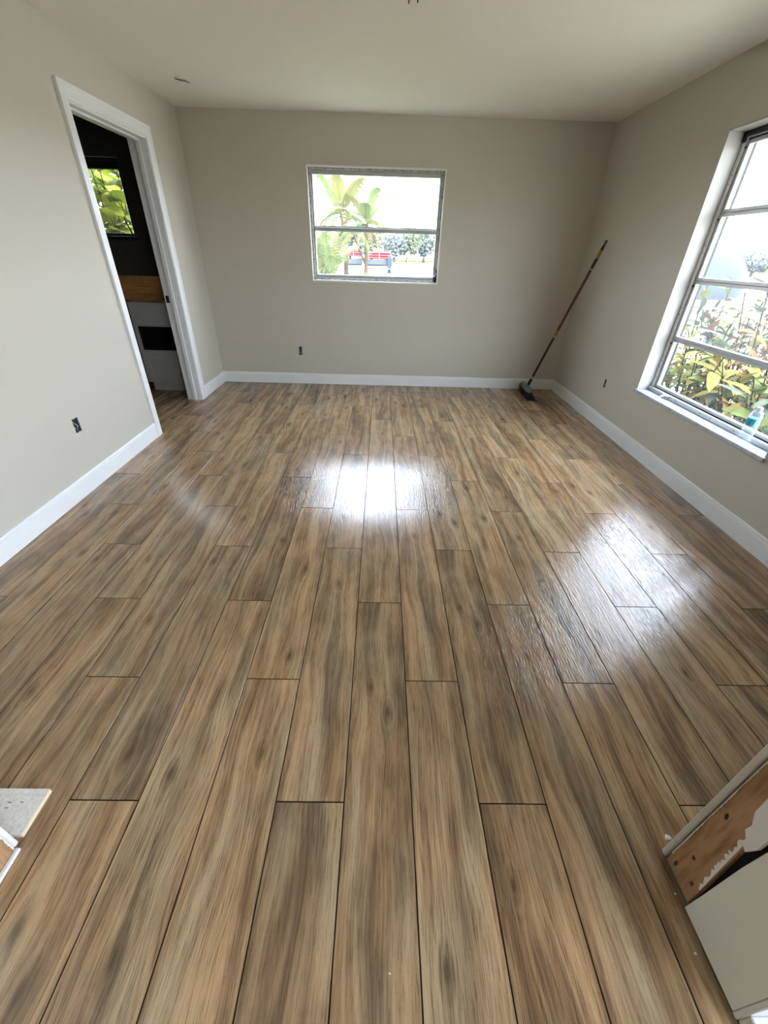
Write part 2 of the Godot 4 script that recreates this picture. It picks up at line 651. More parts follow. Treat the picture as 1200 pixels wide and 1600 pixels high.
func plank(st: SurfaceTool, xa: float, xb: float, zn: float, zf: float, cell: int, v0: float, v1: float, flip: bool, tint: Color) -> void:
	var g := 0.0017
	var ch := 0.0004
	var drop := 0.0015
	var x := [xa + g, xa + g + ch, xb - g - ch, xb - g]
	var z := [zn - g, zn - g - ch, zf + g + ch, zf + g]
	var top := 0.0
	var P := func(i: int, k: int, y: float) -> Vector3:
		return Vector3(x[i], y, z[k])
	var add := func(pts: Array, n: Vector3, c: Color) -> void:
		for t in [[0, 1, 2], [0, 2, 3]]:
			var q := [pts[t[0]], pts[t[1]], pts[t[2]]]
			if (q[1] - q[0]).cross(q[2] - q[0]).dot(n) > 0.0:
				q = [q[0], q[2], q[1]]
			for p in q:
				var fu: float = (p.x - xa) / PW
				var fv: float = v0 + (v1 - v0) * (p.z - zn) / (zf - zn)
				if flip:
					fu = 1.0 - fu
					fv = 1.0 - fv
				st.set_color(c)
				st.set_normal(n)
				st.set_uv(Vector2((cell + clampf(fu, 0.02, 0.98)) / 12.0, clampf(fv, 0.003, 0.997)))
				st.add_vertex(p)
	add.call([P.call(1, 1, top), P.call(2, 1, top), P.call(2, 2, top), P.call(1, 2, top)], Vector3.UP, tint)
	var lo := top - drop
	tint = Color(tint.r * 0.5, tint.g * 0.5, tint.b * 0.5)
	add.call([P.call(0, 0, lo), P.call(1, 1, top), P.call(1, 2, top), P.call(0, 3, lo)], Vector3(-0.7, 0.7, 0), tint)
	add.call([P.call(3, 0, lo), P.call(2, 1, top), P.call(2, 2, top), P.call(3, 3, lo)], Vector3(0.7, 0.7, 0), tint)
	add.call([P.call(0, 0, lo), P.call(3, 0, lo), P.call(2, 1, top), P.call(1, 1, top)], Vector3(0, 0.7, 0.7), tint)
	add.call([P.call(0, 3, lo), P.call(3, 3, lo), P.call(2, 2, top), P.call(1, 2, top)], Vector3(0, 0.7, -0.7), tint)
	var bt := -0.0104
	add.call([P.call(0, 0, bt), P.call(0, 3, bt), P.call(0, 3, lo), P.call(0, 0, lo)], Vector3.LEFT, tint)
	add.call([P.call(3, 0, bt), P.call(3, 3, bt), P.call(3, 3, lo), P.call(3, 0, lo)], Vector3.RIGHT, tint)
	add.call([P.call(0, 0, bt), P.call(3, 0, bt), P.call(3, 0, lo), P.call(0, 0, lo)], Vector3.BACK, tint)
	add.call([P.call(0, 3, bt), P.call(3, 3, bt), P.call(3, 3, lo), P.call(0, 3, lo)], Vector3.FORWARD, tint)

# ================================================================= baseboards
const BB := [[0.0, 0.002], [0.014, 0.002], [0.014, 0.099], [0.0125, 0.101], [0.0125, 0.104], [0.014, 0.106], [0.0135, 0.117], [0.009, 0.122], [0.0, 0.122]]

# a moulding profile (out, up) swept straight from a to b; out is the way it stands off the wall
func mould(st: SurfaceTool, prof: Array, a: Vector3, b: Vector3, out: Vector3, up := Vector3.UP) -> void:
	var pts := []
	for p in prof:
		pts.append(a + out * p[0] + up * p[1])
	slab(st, pts, b - a)

func build_baseboards() -> void:
	var s := newst()
	mould(s, BB, Vector3(XL, 0, -0.446), Vector3(XL, 0, -3.291), Vector3.RIGHT)
	tag(put("baseboard_left", s, M.trim), "long white baseboard on the left wall in front of the doorway", "baseboard", "", "structure")
	s = newst()
	mould(s, BB, Vector3(XL, 0, -4.401), Vector3(XL, 0, ZB), Vector3.RIGHT)
	tag(put("baseboard_left", s, M.trim), "short white baseboard between the doorway and the back corner", "baseboard", "", "structure")
	s = newst()
	mould(s, BB, Vector3(XL + 0.0145, 0, ZB), Vector3(XR - 0.0145, 0, ZB), Vector3.BACK)
	tag(put("baseboard_back", s, M.trim), "white baseboard along the back wall under the small window", "baseboard", "", "structure")
	s = newst()
	mould(s, BB, Vector3(XR, 0, ZB), Vector3(XR, 0, -0.44), Vector3.LEFT)
	tag(put("baseboard_right", s, M.trim), "white baseboard along the right wall under the tall window", "baseboard", "", "structure")

# ================================================================= doorway in the left wall
func build_door() -> void:
	var d := thing("door_1", "white cased doorway without a door in the left wall", "doorway", Vector3.ZERO, 0.0, "", "structure")
	var xf := XL
	var prof := [[0.0, 0.0], [0.017, 0.0], [0.018, 0.004], [0.018, 0.022], [0.0145, 0.027], [0.0145, 0.030], [0.0125, 0.034], [0.0125, 0.066], [0.010, 0.070], [0.010, 0.078], [0.006, 0.081], [0.0, 0.081]]
	# near leg, far leg, head: the profile's second number runs from the outer edge inwards
	var s := newst()
	mould(s, prof, Vector3(xf, 0.0, -3.290), Vector3(xf, 2.178, -3.290), Vector3.RIGHT, Vector3.FORWARD)
	put("casing", s, M.trim, d)
	s = newst()
	mould(s, prof, Vector3(xf, 0.0, -4.402), Vector3(xf, 2.178, -4.402), Vector3.RIGHT, Vector3.BACK)
	put("casing", s, M.trim, d)
	s = newst()
	mould(s, prof, Vector3(xf + 0.0008, 2.182, -3.288), Vector3(xf + 0.0008, 2.182, -4.404), Vector3.RIGHT, Vector3.DOWN)
	put("casing", s, M.trim, d)
	# jambs line the opening
	s = newst()
	box(s, Vector3(xf - 0.145, 0.0, DOOR[1] - 0.019), Vector3(xf + 0.001, DOOR[3], DOOR[1]), 0.0015)
	put("jamb", s, M.trim, d)
	s = newst()
	box(s, Vector3(xf - 0.145, 0.0, DOOR[0]), Vector3(xf + 0.001, DOOR[3], DOOR[0] + 0.019), 0.0015)
	put("jamb", s, M.trim, d)
	s = newst()
	box(s, Vector3(xf - 0.145, DOOR[3] - 0.019, DOOR[0] + 0.019), Vector3(xf + 0.001, DOOR[3], DOOR[1] - 0.019), 0.0015)
	put("jamb", s, M.trim, d)
	for z in [[DOOR[0] + 0.019, DOOR[0] + 0.031], [DOOR[1] - 0.031, DOOR[1] - 0.019]]:
		s = newst()
		box(s, Vector3(xf - 0.085, 0.0, z[0]), Vector3(xf - 0.05, DOOR[3] - 0.019, z[1]), 0.002)
		put("door_stop", s, M.trim, d)
	s = newst()
	box(s, Vector3(xf - 0.085, DOOR[3] - 0.031, DOOR[0] + 0.031), Vector3(xf - 0.05, DOOR[3] - 0.019, DOOR[1] - 0.031), 0.002)
	put("door_stop", s, M.trim, d)
	s = newst()
	box(s, Vector3(xf - 0.135, 0.925, DOOR[0] + 0.0185), Vector3(xf - 0.105, 0.985, DOOR[0] + 0.0205), 0.0008)
	put("strike_plate", s, M.screw, d)
	# far-side casing in the small room
	s = newst()
	mould(s, prof, Vector3(xf - 0.14, 0.0, -4.402), Vector3(xf - 0.14, 2.178, -4.402), Vector3.LEFT, Vector3.BACK)
	put("casing", s, M.trim, d)
	s = newst()
	mould(s, prof, Vector3(xf - 0.14, 0.0, -3.290), Vector3(xf - 0.14, 2.178, -3.290), Vector3.LEFT, Vector3.FORWARD)
	put("casing", s, M.trim, d)

# ================================================================= windows
func screw_at(p: Vector3, n: Vector3, parent: Node, r := 0.0045) -> void:
	var s := newst()
	tube(s, [p - n * 0.001, p + n * 0.0018, p + n * 0.0026], [r, r, r * 0.55], 10)
	put("screw", s, M.screw, parent)

func build_windows() -> void:
	# ---- back window: two lights in an old aluminium frame set close to the wall face
	var w := thing("window_1", "small two-light aluminium window in the back wall with palms beyond", "window", Vector3.ZERO, 0.0, "", "structure")
	var x0: float = W1[0]
	var x1: float = W1[1]
	var y0: float = W1[2]
	var y1: float = W1[3]
	var s := newst()
	# thin plaster edge round the opening, with crumbs of filler along the bottom
	for b in [[x0 - 0.004, x0 + 0.009, y0, y1], [x1 - 0.009, x1 + 0.004, y0, y1], [x0, x1, y1 - 0.009, y1 + 0.004], [x0, x1, y0 - 0.006, y0 + 0.010]]:
		box(s, Vector3(b[0], b[2], ZB - 0.05), Vector3(b[1], b[3], ZB + 0.002), 0.003)
	put("plaster_edge", s, M.plaster, w)
	s = newst()
	rng.seed = 5
	for k in 16:
		var px := x0 + 0.02 + 0.34 * pow(rng.randf(), 1.3)
		if k > 12:
			px = rng.randf_range(x0 + 0.4, x1 - 0.1)
		var e := rng.randf_range(0.004, 0.009)
		box(s, Vector3(px, y0 + 0.006, ZB - 0.03), Vector3(px + e * rng.randf_range(1.5, 4.0), y0 + 0.008 + e, ZB - 0.002), 0.003)
	put("filler_crumbs", s, M.gypsum, w)
	# outer frame, stepped
	var zf := ZB - 0.03
	s = newst()
	frame(s, x0 + 0.009, x1 - 0.009, y0 + 0.010, y1 - 0.009, 0.024, 0.022, zf - 0.06, zf)
	put("frame", s, M.alu_old, w)
	s = newst()
	frame(s, x0 + 0.033, x1 - 0.033, y0 + 0.030, y1 - 0.031, 0.018, 0.032, zf - 0.06, zf - 0.014)
	put("frame", s, M.alu, w)
	s = newst()
	box(s, Vector3(x0 + 0.05, 1.548, zf - 0.05), Vector3(x1 - 0.05, 1.586, zf - 0.018), 0.004)
	box(s, Vector3(x0 + 0.05, 1.586, zf - 0.048), Vector3(x1 - 0.05, 1.598, zf - 0.030), 0.002)
	put("mullion", s, M.alu, w)
	for p in [[1.144, 1.556], [1.59, 2.0]]:
		s = newst()
		box(s, Vector3(x0 + 0.048, p[0] - 0.004, zf - 0.042), Vector3(x1 - 0.048, p[1] + 0.004, zf - 0.038))
		put("pane", s, M.glass, w)
	for p in [Vector3(-0.14, y1 - 0.018, zf), Vector3(x0 + 0.02, 1.86, zf), Vector3(x0 + 0.02, 1.30, zf), Vector3(x1 - 0.02, 1.86, zf), Vector3(-0.06, y0 + 0.022, zf)]:
		screw_at(p, Vector3.BACK, w, 0.0055)
	# worn crank in the lower right corner
	s = newst()
	box(s, Vector3(0.552, 1.118, zf - 0.012), Vector3(0.584, 1.165, zf + 0.012), 0.004)
	tube(s, [Vector3(0.568, 1.16, zf + 0.012), Vector3(0.560, 1.19, zf + 0.022), Vector3(0.574, 1.215, zf + 0.020), Vector3(0.568, 1.245, zf + 0.010)], [0.007, 0.006, 0.008, 0.005], 8)
	put("crank_body", s, M.screw, w)
	s = newst()
	tube(s, [Vector3(0.552, 1.168, zf + 0.024), Vector3(0.578, 1.208, zf + 0.026)], [0.004, 0.0045], 8)
	put("crank_handle", s, M.alu_light, w)

	# ---- right window: four awning lights in a deep plastered opening
	w = thing("window_2", "tall four-light awning window in a deep white opening on the right wall", "window", Vector3.ZERO, 0.0, "", "structure")
	var z0: float = W2[0]
	var z1: float = W2[1]
	y0 = W2[2]
	y1 = W2[3]
	s = newst()
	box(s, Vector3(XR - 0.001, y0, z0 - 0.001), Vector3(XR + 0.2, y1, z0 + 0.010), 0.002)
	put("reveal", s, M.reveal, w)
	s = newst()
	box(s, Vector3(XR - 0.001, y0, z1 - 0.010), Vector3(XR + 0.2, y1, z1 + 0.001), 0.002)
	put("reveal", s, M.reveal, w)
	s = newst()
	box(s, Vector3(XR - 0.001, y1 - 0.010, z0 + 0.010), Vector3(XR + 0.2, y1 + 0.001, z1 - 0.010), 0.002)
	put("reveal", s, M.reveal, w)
	s = newst()
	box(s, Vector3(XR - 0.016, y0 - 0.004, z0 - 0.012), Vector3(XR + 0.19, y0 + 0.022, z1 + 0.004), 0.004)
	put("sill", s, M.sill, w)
	var xf := XR + 0.105
	# outer frame: flat plate with screws, dark gasket groove, inner bead
	s = newst()
	frame_x(s, z0 + 0.010, z1 - 0.010, y0 + 0.022, y1 - 0.010, 0.034, xf, xf + 0.07)
	put("frame", s, M.alu_light, w)
	s = newst()
	frame_x(s, z0 + 0.044, z1 - 0.044, y0 + 0.048, y1 - 0.044, 0.007, xf + 0.010, xf + 0.07)
	put("gasket", s, M.gasket, w)
	s = newst()
	box(s, Vector3(xf - 0.012, y1 - 0.040, z0 + 0.012), Vector3(xf + 0.004, y1 - 0.012, z1 - 0.012), 0.004)
	box(s, Vector3(xf - 0.014, y1 - 0.066, z0 + 0.016), Vector3(xf + 0.004, y1 - 0.020, z0 + 0.044), 0.006)
	put("head_rail", s, M.bronze, w)
	s = newst()
	box(s, Vector3(xf - 0.022, y0 + 0.021, z0 + 0.012), Vector3(xf + 0.004, y0 + 0.052, z1 - 0.012), 0.004)
	put("sill_rail", s, M.alu, w)
	var edges := [0.518, 0.882, 1.268, 1.657, 2.022]
	for k in 4:
		var ya: float = edges[k]
		var yb: float = edges[k + 1]
		s = newst()
		var za := z0 + 0.051
		var zb := z1 - 0.051
		for q in [[za, za + 0.020, ya, yb], [zb - 0.020, zb, ya, yb]]:
			box(s, Vector3(xf + 0.006, q[2], q[0]), Vector3(xf + 0.036, q[3], q[1]), 0.003)
		box(s, Vector3(xf + 0.006, ya, za + 0.02), Vector3(xf + 0.036, ya + 0.020, zb - 0.02), 0.003)
		box(s, Vector3(xf + 0.006, yb - 0.020, za + 0.02), Vector3(xf + 0.036, yb, zb - 0.02), 0.003)
		var sash := put("sash", s, M.alu, w)
		s = newst()
		box(s, Vector3(xf + 0.018, ya + 0.010, za + 0.016), Vector3(xf + 0.022, yb - 0.010, zb - 0.016))
		put("pane", s, M.hazy if k > 0 else M.glass, sash)
		s = newst()
		box(s, Vector3(xf + 0.002, yb - 0.040, za - 0.008), Vector3(xf + 0.012, yb - 0.028, za + 0.006), 0.002)
		put("hinge_pin", s, M.screw, sash)
	for k in 4:
		var ym: float = lerp(edges[k], edges[k + 1], 0.48)
		screw_at(Vector3(xf, ym + 0.022, z0 + 0.030), Vector3.LEFT, w, 0.0035)
		screw_at(Vector3(xf, ym - 0.022, z0 + 0.026), Vector3.LEFT, w, 0.0035)
	for z in [-3.0, -2.72, -2.62, -2.4]:
		screw_at(Vector3(xf - 0.022, y0 + 0.038, z), Vector3.LEFT, w, 0.0035)
	s = newst()
	tube(s, [Vector3(XR + 0.085, 0.500, -3.13), Vector3(XR + 0.06, 0.507, -3.115), Vector3(XR + 0.03, 0.496, -3.12), Vector3(XR + 0.012, 0.489, -3.135)], [0.008, 0.006, 0.005, 0.004], 8)
	box(s, Vector3(XR + 0.068, 0.484, -3.16), Vector3(XR + 0.098, 0.512, -3.09), 0.004)
	put("crank_handle", s, M.alu, w)

	# ---- window of the small dark room
	w = thing("window_3", "dark framed window full of green leaves in the room beyond the doorway", "window", Vector3.ZERO, 0.0, "", "structure")
	x0 = W3[0]
	x1 = W3[1]
	y0 = W3[2]
	y1 = W3[3]
	s = newst()
	frame(s, x0, x1, y0, y1, 0.028, 0.026, ZB - 0.09, ZB - 0.02)
	box(s, Vector3(x0 + 0.02, y1 - 0.085, ZB - 0.08), Vector3(x1 - 0.02, y1 - 0.02, ZB - 0.03), 0.004)
	put("frame", s, M.bronze, w)
	s = newst()
	box(s, Vector3(x0 + 0.02, y0 + 0.02, ZB - 0.066), Vector3(x1 - 0.02, y1 - 0.08, ZB - 0.062))
	put("pane", s, M.glass, w)
	s = newst()
	box(s, Vector3(x0 - 0.02, y0 - 0.028, ZB - 0.05), Vector3(x1 + 0.02, y0, ZB + 0.02), 0.003)
	put("sill", s, M.bronze, w)
	s = newst()
	tube(s, [Vector3(-2.575, 1.462, ZB - 0.01), Vector3(-2.578, 1.50, ZB + 0.01), Vector3(-2.59, 1.54, ZB + 0.012), Vector3(-2.60, 1.575, ZB + 0.015)], [0.010, 0.008, 0.006, 0.008], 8)
	put("crank_handle", s, M.black, w)

	# frame of the unseen window added behind the camera to bring in daylight
	w = thing("window_4", "unseen window added behind the camera for daylight from the right", "window", Vector3.ZERO, 0.0, "", "structure")
	s = newst()
	frame_x(s, ADDED_OPEN[0], ADDED_OPEN[1], ADDED_OPEN[2], ADDED_OPEN[3], 0.05, XR + 0.08, XR + 0.14)
	box(s, Vector3(XR + 0.08, ADDED_OPEN[2] + 0.03, 1.67), Vector3(XR + 0.14, ADDED_OPEN[3] - 0.04, 1.73), 0.004)
	put("frame", s, M.alu_light, w)

func frame(s: SurfaceTool, x0: float, x1: float, y0: float, y1: float, tx: float, ty: float, z0: float, z1: float) -> void:
	box(s, Vector3(x0, y0, z0), Vector3(x0 + tx, y1, z1), 0.003)
	box(s, Vector3(x1 - tx, y0, z0), Vector3(x1, y1, z1), 0.003)
	box(s, Vector3(x0 + tx, y0, z0), Vector3(x1 - tx, y0 + ty, z1), 0.003)
	box(s, Vector3(x0 + tx, y1 - ty, z0), Vector3(x1 - tx, y1, z1), 0.003)

func frame_x(s: SurfaceTool, z0: float, z1: float, y0: float, y1: float, t: float, x0: float, x1: float) -> void:
	box(s, Vector3(x0, y0, z0), Vector3(x1, y1, z0 + t), 0.003)
	box(s, Vector3(x0, y0, z1 - t), Vector3(x1, y1, z1), 0.003)
	box(s, Vector3(x0, y0, z0 + t), Vector3(x1, y0 + t * 0.75, z1 - t), 0.003)
	box(s, Vector3(x0, y1 - t, z0 + t), Vector3(x1, y1, z1 - t), 0.003)

# ================================================================= wall stubs beside the camera
func build_stubs() -> void:
	# right stub: greige skin on the room side, bare stud on its end, old drywall towards the back room
	var s := newst()
	box(s, Vector3(0.812, 0.0, -0.437), Vector3(XR, H, -0.424))
	box(s, Vector3(0.845, 0.0, -0.424), Vector3(XR, H, -0.17))
	box(s, Vector3(-3.95, 0.0, -0.17), Vector3(-1.2, H, -0.16))
	var wr := put("wall_front_right", s, M.wall)
	tag(wr, "torn open wall end with a bare stud at the lower right", "wall", "", "structure")
	s = newst()
	box(s, Vector3(0.797, 0.022, -0.4375), Vector3(0.812, H, -0.4235), 0.002)
	put("drywall_edge", s, M.wall, wr)
	s = newst()
	slab(s, [Vector3(0.803, 0.020, -0.4195), Vector3(0.803, 0.020, -0.330), Vector3(0.803, 0.20, -0.338), Vector3(0.803, 0.42, -0.349), Vector3(0.803, H, -0.352), Vector3(0.803, H, -0.4195)], Vector3(0.012, 0, 0))
	var stud := put("stud", s, M.stud, wr)
	rng.seed = 12
	for k in [Vector3(0, 0.135, -0.385), Vector3(0, 0.075, -0.352), Vector3(0, 0.33, -0.40), Vector3(0, 0.05, -0.40)]:
		var pts := []
		for i in 10:
			var an := TAU * i / 10.0
			var rr := rng.randf_range(0.7, 1.2)
			pts.append(Vector3(0.8026, k.y + sin(an) * 0.010 * rr, k.z + cos(an) * 0.0045 * rr))
		s = newst()
		slab(s, pts, Vector3(0.0012, 0, 0))
		put("knot", s, M.knot, stud)
	# torn paper left along both edges of the stud
	s = newst()
	torn(s, 0.8015, -0.4194, 0.06, 0.9, 0.0030, 1.0, 61)
	put("torn_paper", s, M.paper, wr)
	s = newst()
	torn(s, 0.8012, -0.333, 0.10, 0.34, 0.010, -1.0, 62, -0.0018, -0.06)
	put("torn_paper", s, M.paper, wr)
	s = newst()
	slab(s, [Vector3(0.801, 0.335, -0.334), Vector3(0.801, 0.345, -0.350), Vector3(0.801, 0.36, -0.348), Vector3(0.801, 0.375, -0.360), Vector3(0.801, 0.40, -0.358), Vector3(0.801, 0.43, -0.370), Vector3(0.801, 0.50, -0.374), Vector3(0.801, 0.9, -0.38), Vector3(0.801, 0.9, -0.326), Vector3(0.801, 0.37, -0.326)], Vector3(-0.010, 0, 0))
	put("drywall_scrap", s, M.gypsum, wr)
	# dark floor plate under the stud and near-black box standing in for groove shade
	s = newst()
	box(s, Vector3(0.806, 0.0, -0.434), Vector3(0.845, 0.020, -0.17), 0.0015)
	put("bottom_plate", s, M.plate, wr)
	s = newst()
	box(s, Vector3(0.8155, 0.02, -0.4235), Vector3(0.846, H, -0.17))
	put("cavity_shade", s, M.void, wr)
	# old drywall panel with a slanting cut edge
	s = newst()
	slab(s, [Vector3(0.797, 0.008, -0.3245), Vector3(0.797, 0.11, -0.3225), Vector3(0.797, 0.29, -0.3205), Vector3(0.797, 0.45, -0.314), Vector3(0.797, H, -0.30), Vector3(0.797, H, -0.158), Vector3(0.797, 0.008, -0.158)], Vector3(0.014, 0, 0))
	put("drywall_panel", s, M.drywall, wr)
	s = newst()
	box(s, Vector3(0.799, 0.0, -0.158), Vector3(XR, H, -0.146), 0.002)
	put("casing", s, M.trim, wr)
	s = newst()
	box(s, Vector3(0.803, 0.0, -0.146), Vector3(XR, 0.055, -0.128), 0.003)
	put("baseboard", s, M.trim, wr)

	# left stub with header
	s = newst()
	box(s, Vector3(XL, 0.0, -0.446), Vector3(-0.975, H, -0.434))
	box(s, Vector3(XL, 0.0, -0.434), Vector3(-0.992, H, -0.15))
	var wl := put("wall_front_left", s, M.wall)
	tag(wl, "torn open wall end with bare wood at the lower left", "wall", "", "structure")
	s = newst()
	box(s, Vector3(-0.975, 0.016, -0.4465), Vector3(-0.950, H, -0.433), 0.003)
	put("drywall_edge", s, M.gypsum, wl)
	s = newst()
	box(s, Vector3(-0.992, 0.012, -0.431), Vector3(-0.953, H, -0.33), 0.002)
	put("stud", s, M.stud, wl)
	s = newst()
	torn(s, -0.9515, -0.4305, 0.02, 0.8, 0.004, 1.0, 66, 0.0025)
	put("torn_paper", s, M.paper, wl)
	s = newst()
	box(s, Vector3(-0.956, 0.0, -0.436), Vector3(-0.943, 0.010, -0.20), 0.002)
	put("shim", s, M.trim, wl)
	s = newst()
	box(s, Vector3(-0.985, 0.0, -0.33), Vector3(-0.955, H, -0.15), 0.002)
	put("drywall_panel", s, M.drywall, wl)

# a ragged strip of paper standing on an x plane, from y0 to y1 beside z
func torn(s: SurfaceTool, x: float, z: float, y0: float, y1: float, wd: float, dir: float, sd: int, thick := -0.0018, slant := 0.0) -> void:
	var r := RandomNumberGenerator.new()
	r.seed = sd
	var outer := []
	var y := y0
	while y < y1:
		outer.append(Vector3(x, y, z + slant * (y - y0) + dir * wd * r.randf_range(0.35, 1.25)))
		y += r.randf_range(0.004, 0.012)
	var pts := [Vector3(x, y0, z)]
	pts.append_array(outer)
	pts.append(Vector3(x, y1, z + slant * (y1 - y0)))
	slab(s, pts, Vector3(thick, 0, 0))

# ================================================================= small room beyond the doorway
func build_other_room() -> void:
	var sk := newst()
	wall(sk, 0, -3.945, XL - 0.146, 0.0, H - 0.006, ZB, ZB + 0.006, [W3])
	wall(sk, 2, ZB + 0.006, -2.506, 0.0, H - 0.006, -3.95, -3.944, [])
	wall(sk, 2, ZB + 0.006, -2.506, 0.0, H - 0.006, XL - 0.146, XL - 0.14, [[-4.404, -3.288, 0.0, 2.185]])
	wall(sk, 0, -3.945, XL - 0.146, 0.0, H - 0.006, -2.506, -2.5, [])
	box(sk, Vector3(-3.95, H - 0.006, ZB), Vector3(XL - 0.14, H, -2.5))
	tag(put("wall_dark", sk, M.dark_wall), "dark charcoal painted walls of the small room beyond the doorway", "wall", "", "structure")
	var c := thing("vanity_cabinet", "white vanity cabinet with an open drawer bay beyond the doorway", "cabinet", Vector3(-2.31, 0.0, -4.81))
	var s := newst()
	var x0 := -0.25
	var x1 := 0.25
	var zf := 0.235
	var zb := -0.245
	box(s, Vector3(x0, 0.105, zb), Vector3(x0 + 0.018, 0.885, zf - 0.004), 0.001)
	box(s, Vector3(x1 - 0.018, 0.105, zb), Vector3(x1, 0.885, zf - 0.004), 0.001)
	box(s, Vector3(x0, 0.105, zb), Vector3(x1, 0.123, zf - 0.004), 0.001)
	box(s, Vector3(x0, 0.105, zb), Vector3(x1, 0.885, zb + 0.012), 0.001)
	box(s, Vector3(x0, 0.418, zb), Vector3(x1, 0.436, zf - 0.01), 0.001)
	put("body", s, M.cabinet, c)
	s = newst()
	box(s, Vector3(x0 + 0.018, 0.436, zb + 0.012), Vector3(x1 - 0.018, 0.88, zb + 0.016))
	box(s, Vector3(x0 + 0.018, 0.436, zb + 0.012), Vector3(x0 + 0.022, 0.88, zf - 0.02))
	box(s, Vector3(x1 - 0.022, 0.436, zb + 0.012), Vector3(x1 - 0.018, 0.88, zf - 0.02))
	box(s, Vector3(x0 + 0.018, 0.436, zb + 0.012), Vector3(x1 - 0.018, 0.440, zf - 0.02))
	put("shade_lining", s, M.void, c)  # near-black sheets added as the shade inside the open bay
	s = newst()
	for q in [[x0, x0 + 0.034, 0.105, 0.885], [x1 - 0.034, x1, 0.105, 0.885], [x0 + 0.034, x1 - 0.034, 0.860, 0.885], [x0 + 0.034, x1 - 0.034, 0.672, 0.700], [x0 + 0.034, x1 - 0.034, 0.412, 0.440]]:
		box(s, Vector3(q[0], q[2], zf - 0.02), Vector3(q[1], q[3], zf), 0.0015)
	put("face_frame", s, M.cabinet, c)
	s = newst()
	box(s, Vector3(x0 + 0.022, 0.694, zf), Vector3(x1 - 0.022, 0.872, zf + 0.016), 0.003)
	put("false_drawer", s, M.cabinet, c)
	s = newst()
	box(s, Vector3(x0 + 0.018, 0.112, zf), Vector3(x0 + 0.078, 0.420, zf + 0.018), 0.003)
	box(s, Vector3(x1 - 0.078, 0.112, zf), Vector3(x1 - 0.018, 0.420, zf + 0.018), 0.003)
	box(s, Vector3(x0 + 0.07, 0.112, zf), Vector3(x1 - 0.07, 0.170, zf + 0.018), 0.003)
	box(s, Vector3(x0 + 0.07, 0.360, zf), Vector3(x1 - 0.07, 0.420, zf + 0.018), 0.003)
	box(s, Vector3(x0 + 0.07, 0.16, zf), Vector3(x1 - 0.07, 0.37, zf + 0.009), 0.001)
	put("drawer", s, M.cabinet, c)
	s = newst()
	box(s, Vector3(x0 + 0.01, 0.0, zf - 0.085), Vector3(x1, 0.105, zf - 0.067), 0.001)
	put("toe_kick", s, M.cabinet, c)
	s = newst()
	box(s, Vector3(x0 - 0.004, 0.885, zb), Vector3(x1 + 0.004, 0.897, zf + 0.006), 0.002)
	put("top_panel", s, M.cabinet, c)

	# butcher block of glued staves stood on edge on the cabinet
	var bt := Image.create(128, 64, false, Image.FORMAT_RGB8)
	var r := RandomNumberGenerator.new()
	r.seed = 33
	var b := thing("butcher_block", "butcher block board of glued wood staves standing on the vanity cabinet", "board", Vector3(-2.41, 0.899, -4.665), 0.03)
	b.rotation.x = -0.17
	var rows := [[-0.36, -0.02, 0.20], [-0.36, -0.20, 0.075, 0.20], [-0.36, 0.02, 0.20]]
	for k in 3:
		var e: Array = rows[k]
		for i in e.size() - 1:
			s = newst()
			box(s, Vector3(e[i], 0.002 + k * 0.0735, -0.019), Vector3(e[i + 1], 0.002 + (k + 1) * 0.0735, 0.019), 0.0006)
			var m := tri_mat(flat(Color(1, 1, 1), 0.45), 1.0, false)
			m.uv1_scale = Vector3(1.6, 14.0, 3.0)
			m.uv1_offset = Vector3(r.randf(), r.randf(), 0)
			var bb: float = r.randf_range(0.86, 1.08)
			m.albedo_color = Color(bb, bb, bb)
			m.albedo_texture = M.butcher_tex if M.has("butcher_tex") else noise_tex(128, 0.02, [Color(0.58, 0.38, 0.20), Color(0.68, 0.48, 0.27), Color(0.74, 0.54, 0.32), Color(0.64, 0.43, 0.24)], 44)
			M.butcher_tex = m.albedo_texture
			put("stave", s, m, b)

# ================================================================= plants
func leaf_mesh(ln: float, wd: float, curl: float, fold: float, wave := 0.0) -> ArrayMesh:
	var st := newst()
	var n := 6
	var rows := []
	for i in n + 1:
		var t := float(i) / n
		var w := wd * pow(sin(PI * pow(clampf(t * 0.94 + 0.03, 0.0, 1.0), 0.85)), 0.8) * 0.5
		var an := curl * t
		var y := -sin(an) * ln * t * 0.5
		var zz := ln * t
		var wob := wave * sin(t * 14.0)
		rows.append([Vector3(-w, y + fold * w + wob, zz), Vector3(0, y, zz), Vector3(w, y + fold * w - wob, zz)])
	for i in n:
		for k in 2:
			var a: Vector3 = rows[i][k]
			var b: Vector3 = rows[i][k + 1]
			var c: Vector3 = rows[i + 1][k + 1]
			var d: Vector3 = rows[i + 1][k]
			for q in [a, c, b, a, d, c]:
				st.add_vertex(q)
	st.generate_normals()
	return st.commit()

func basis_to(dir: Vector3, roll: float) -> Basis:
	var z := dir.normalized()
	var x := Vector3.UP.cross(z)
	if x.length() < 0.05:
		x = Vector3.RIGHT
	x = x.normalized()
	var y := z.cross(x)
	return Basis(x, y, z).rotated(z, roll)

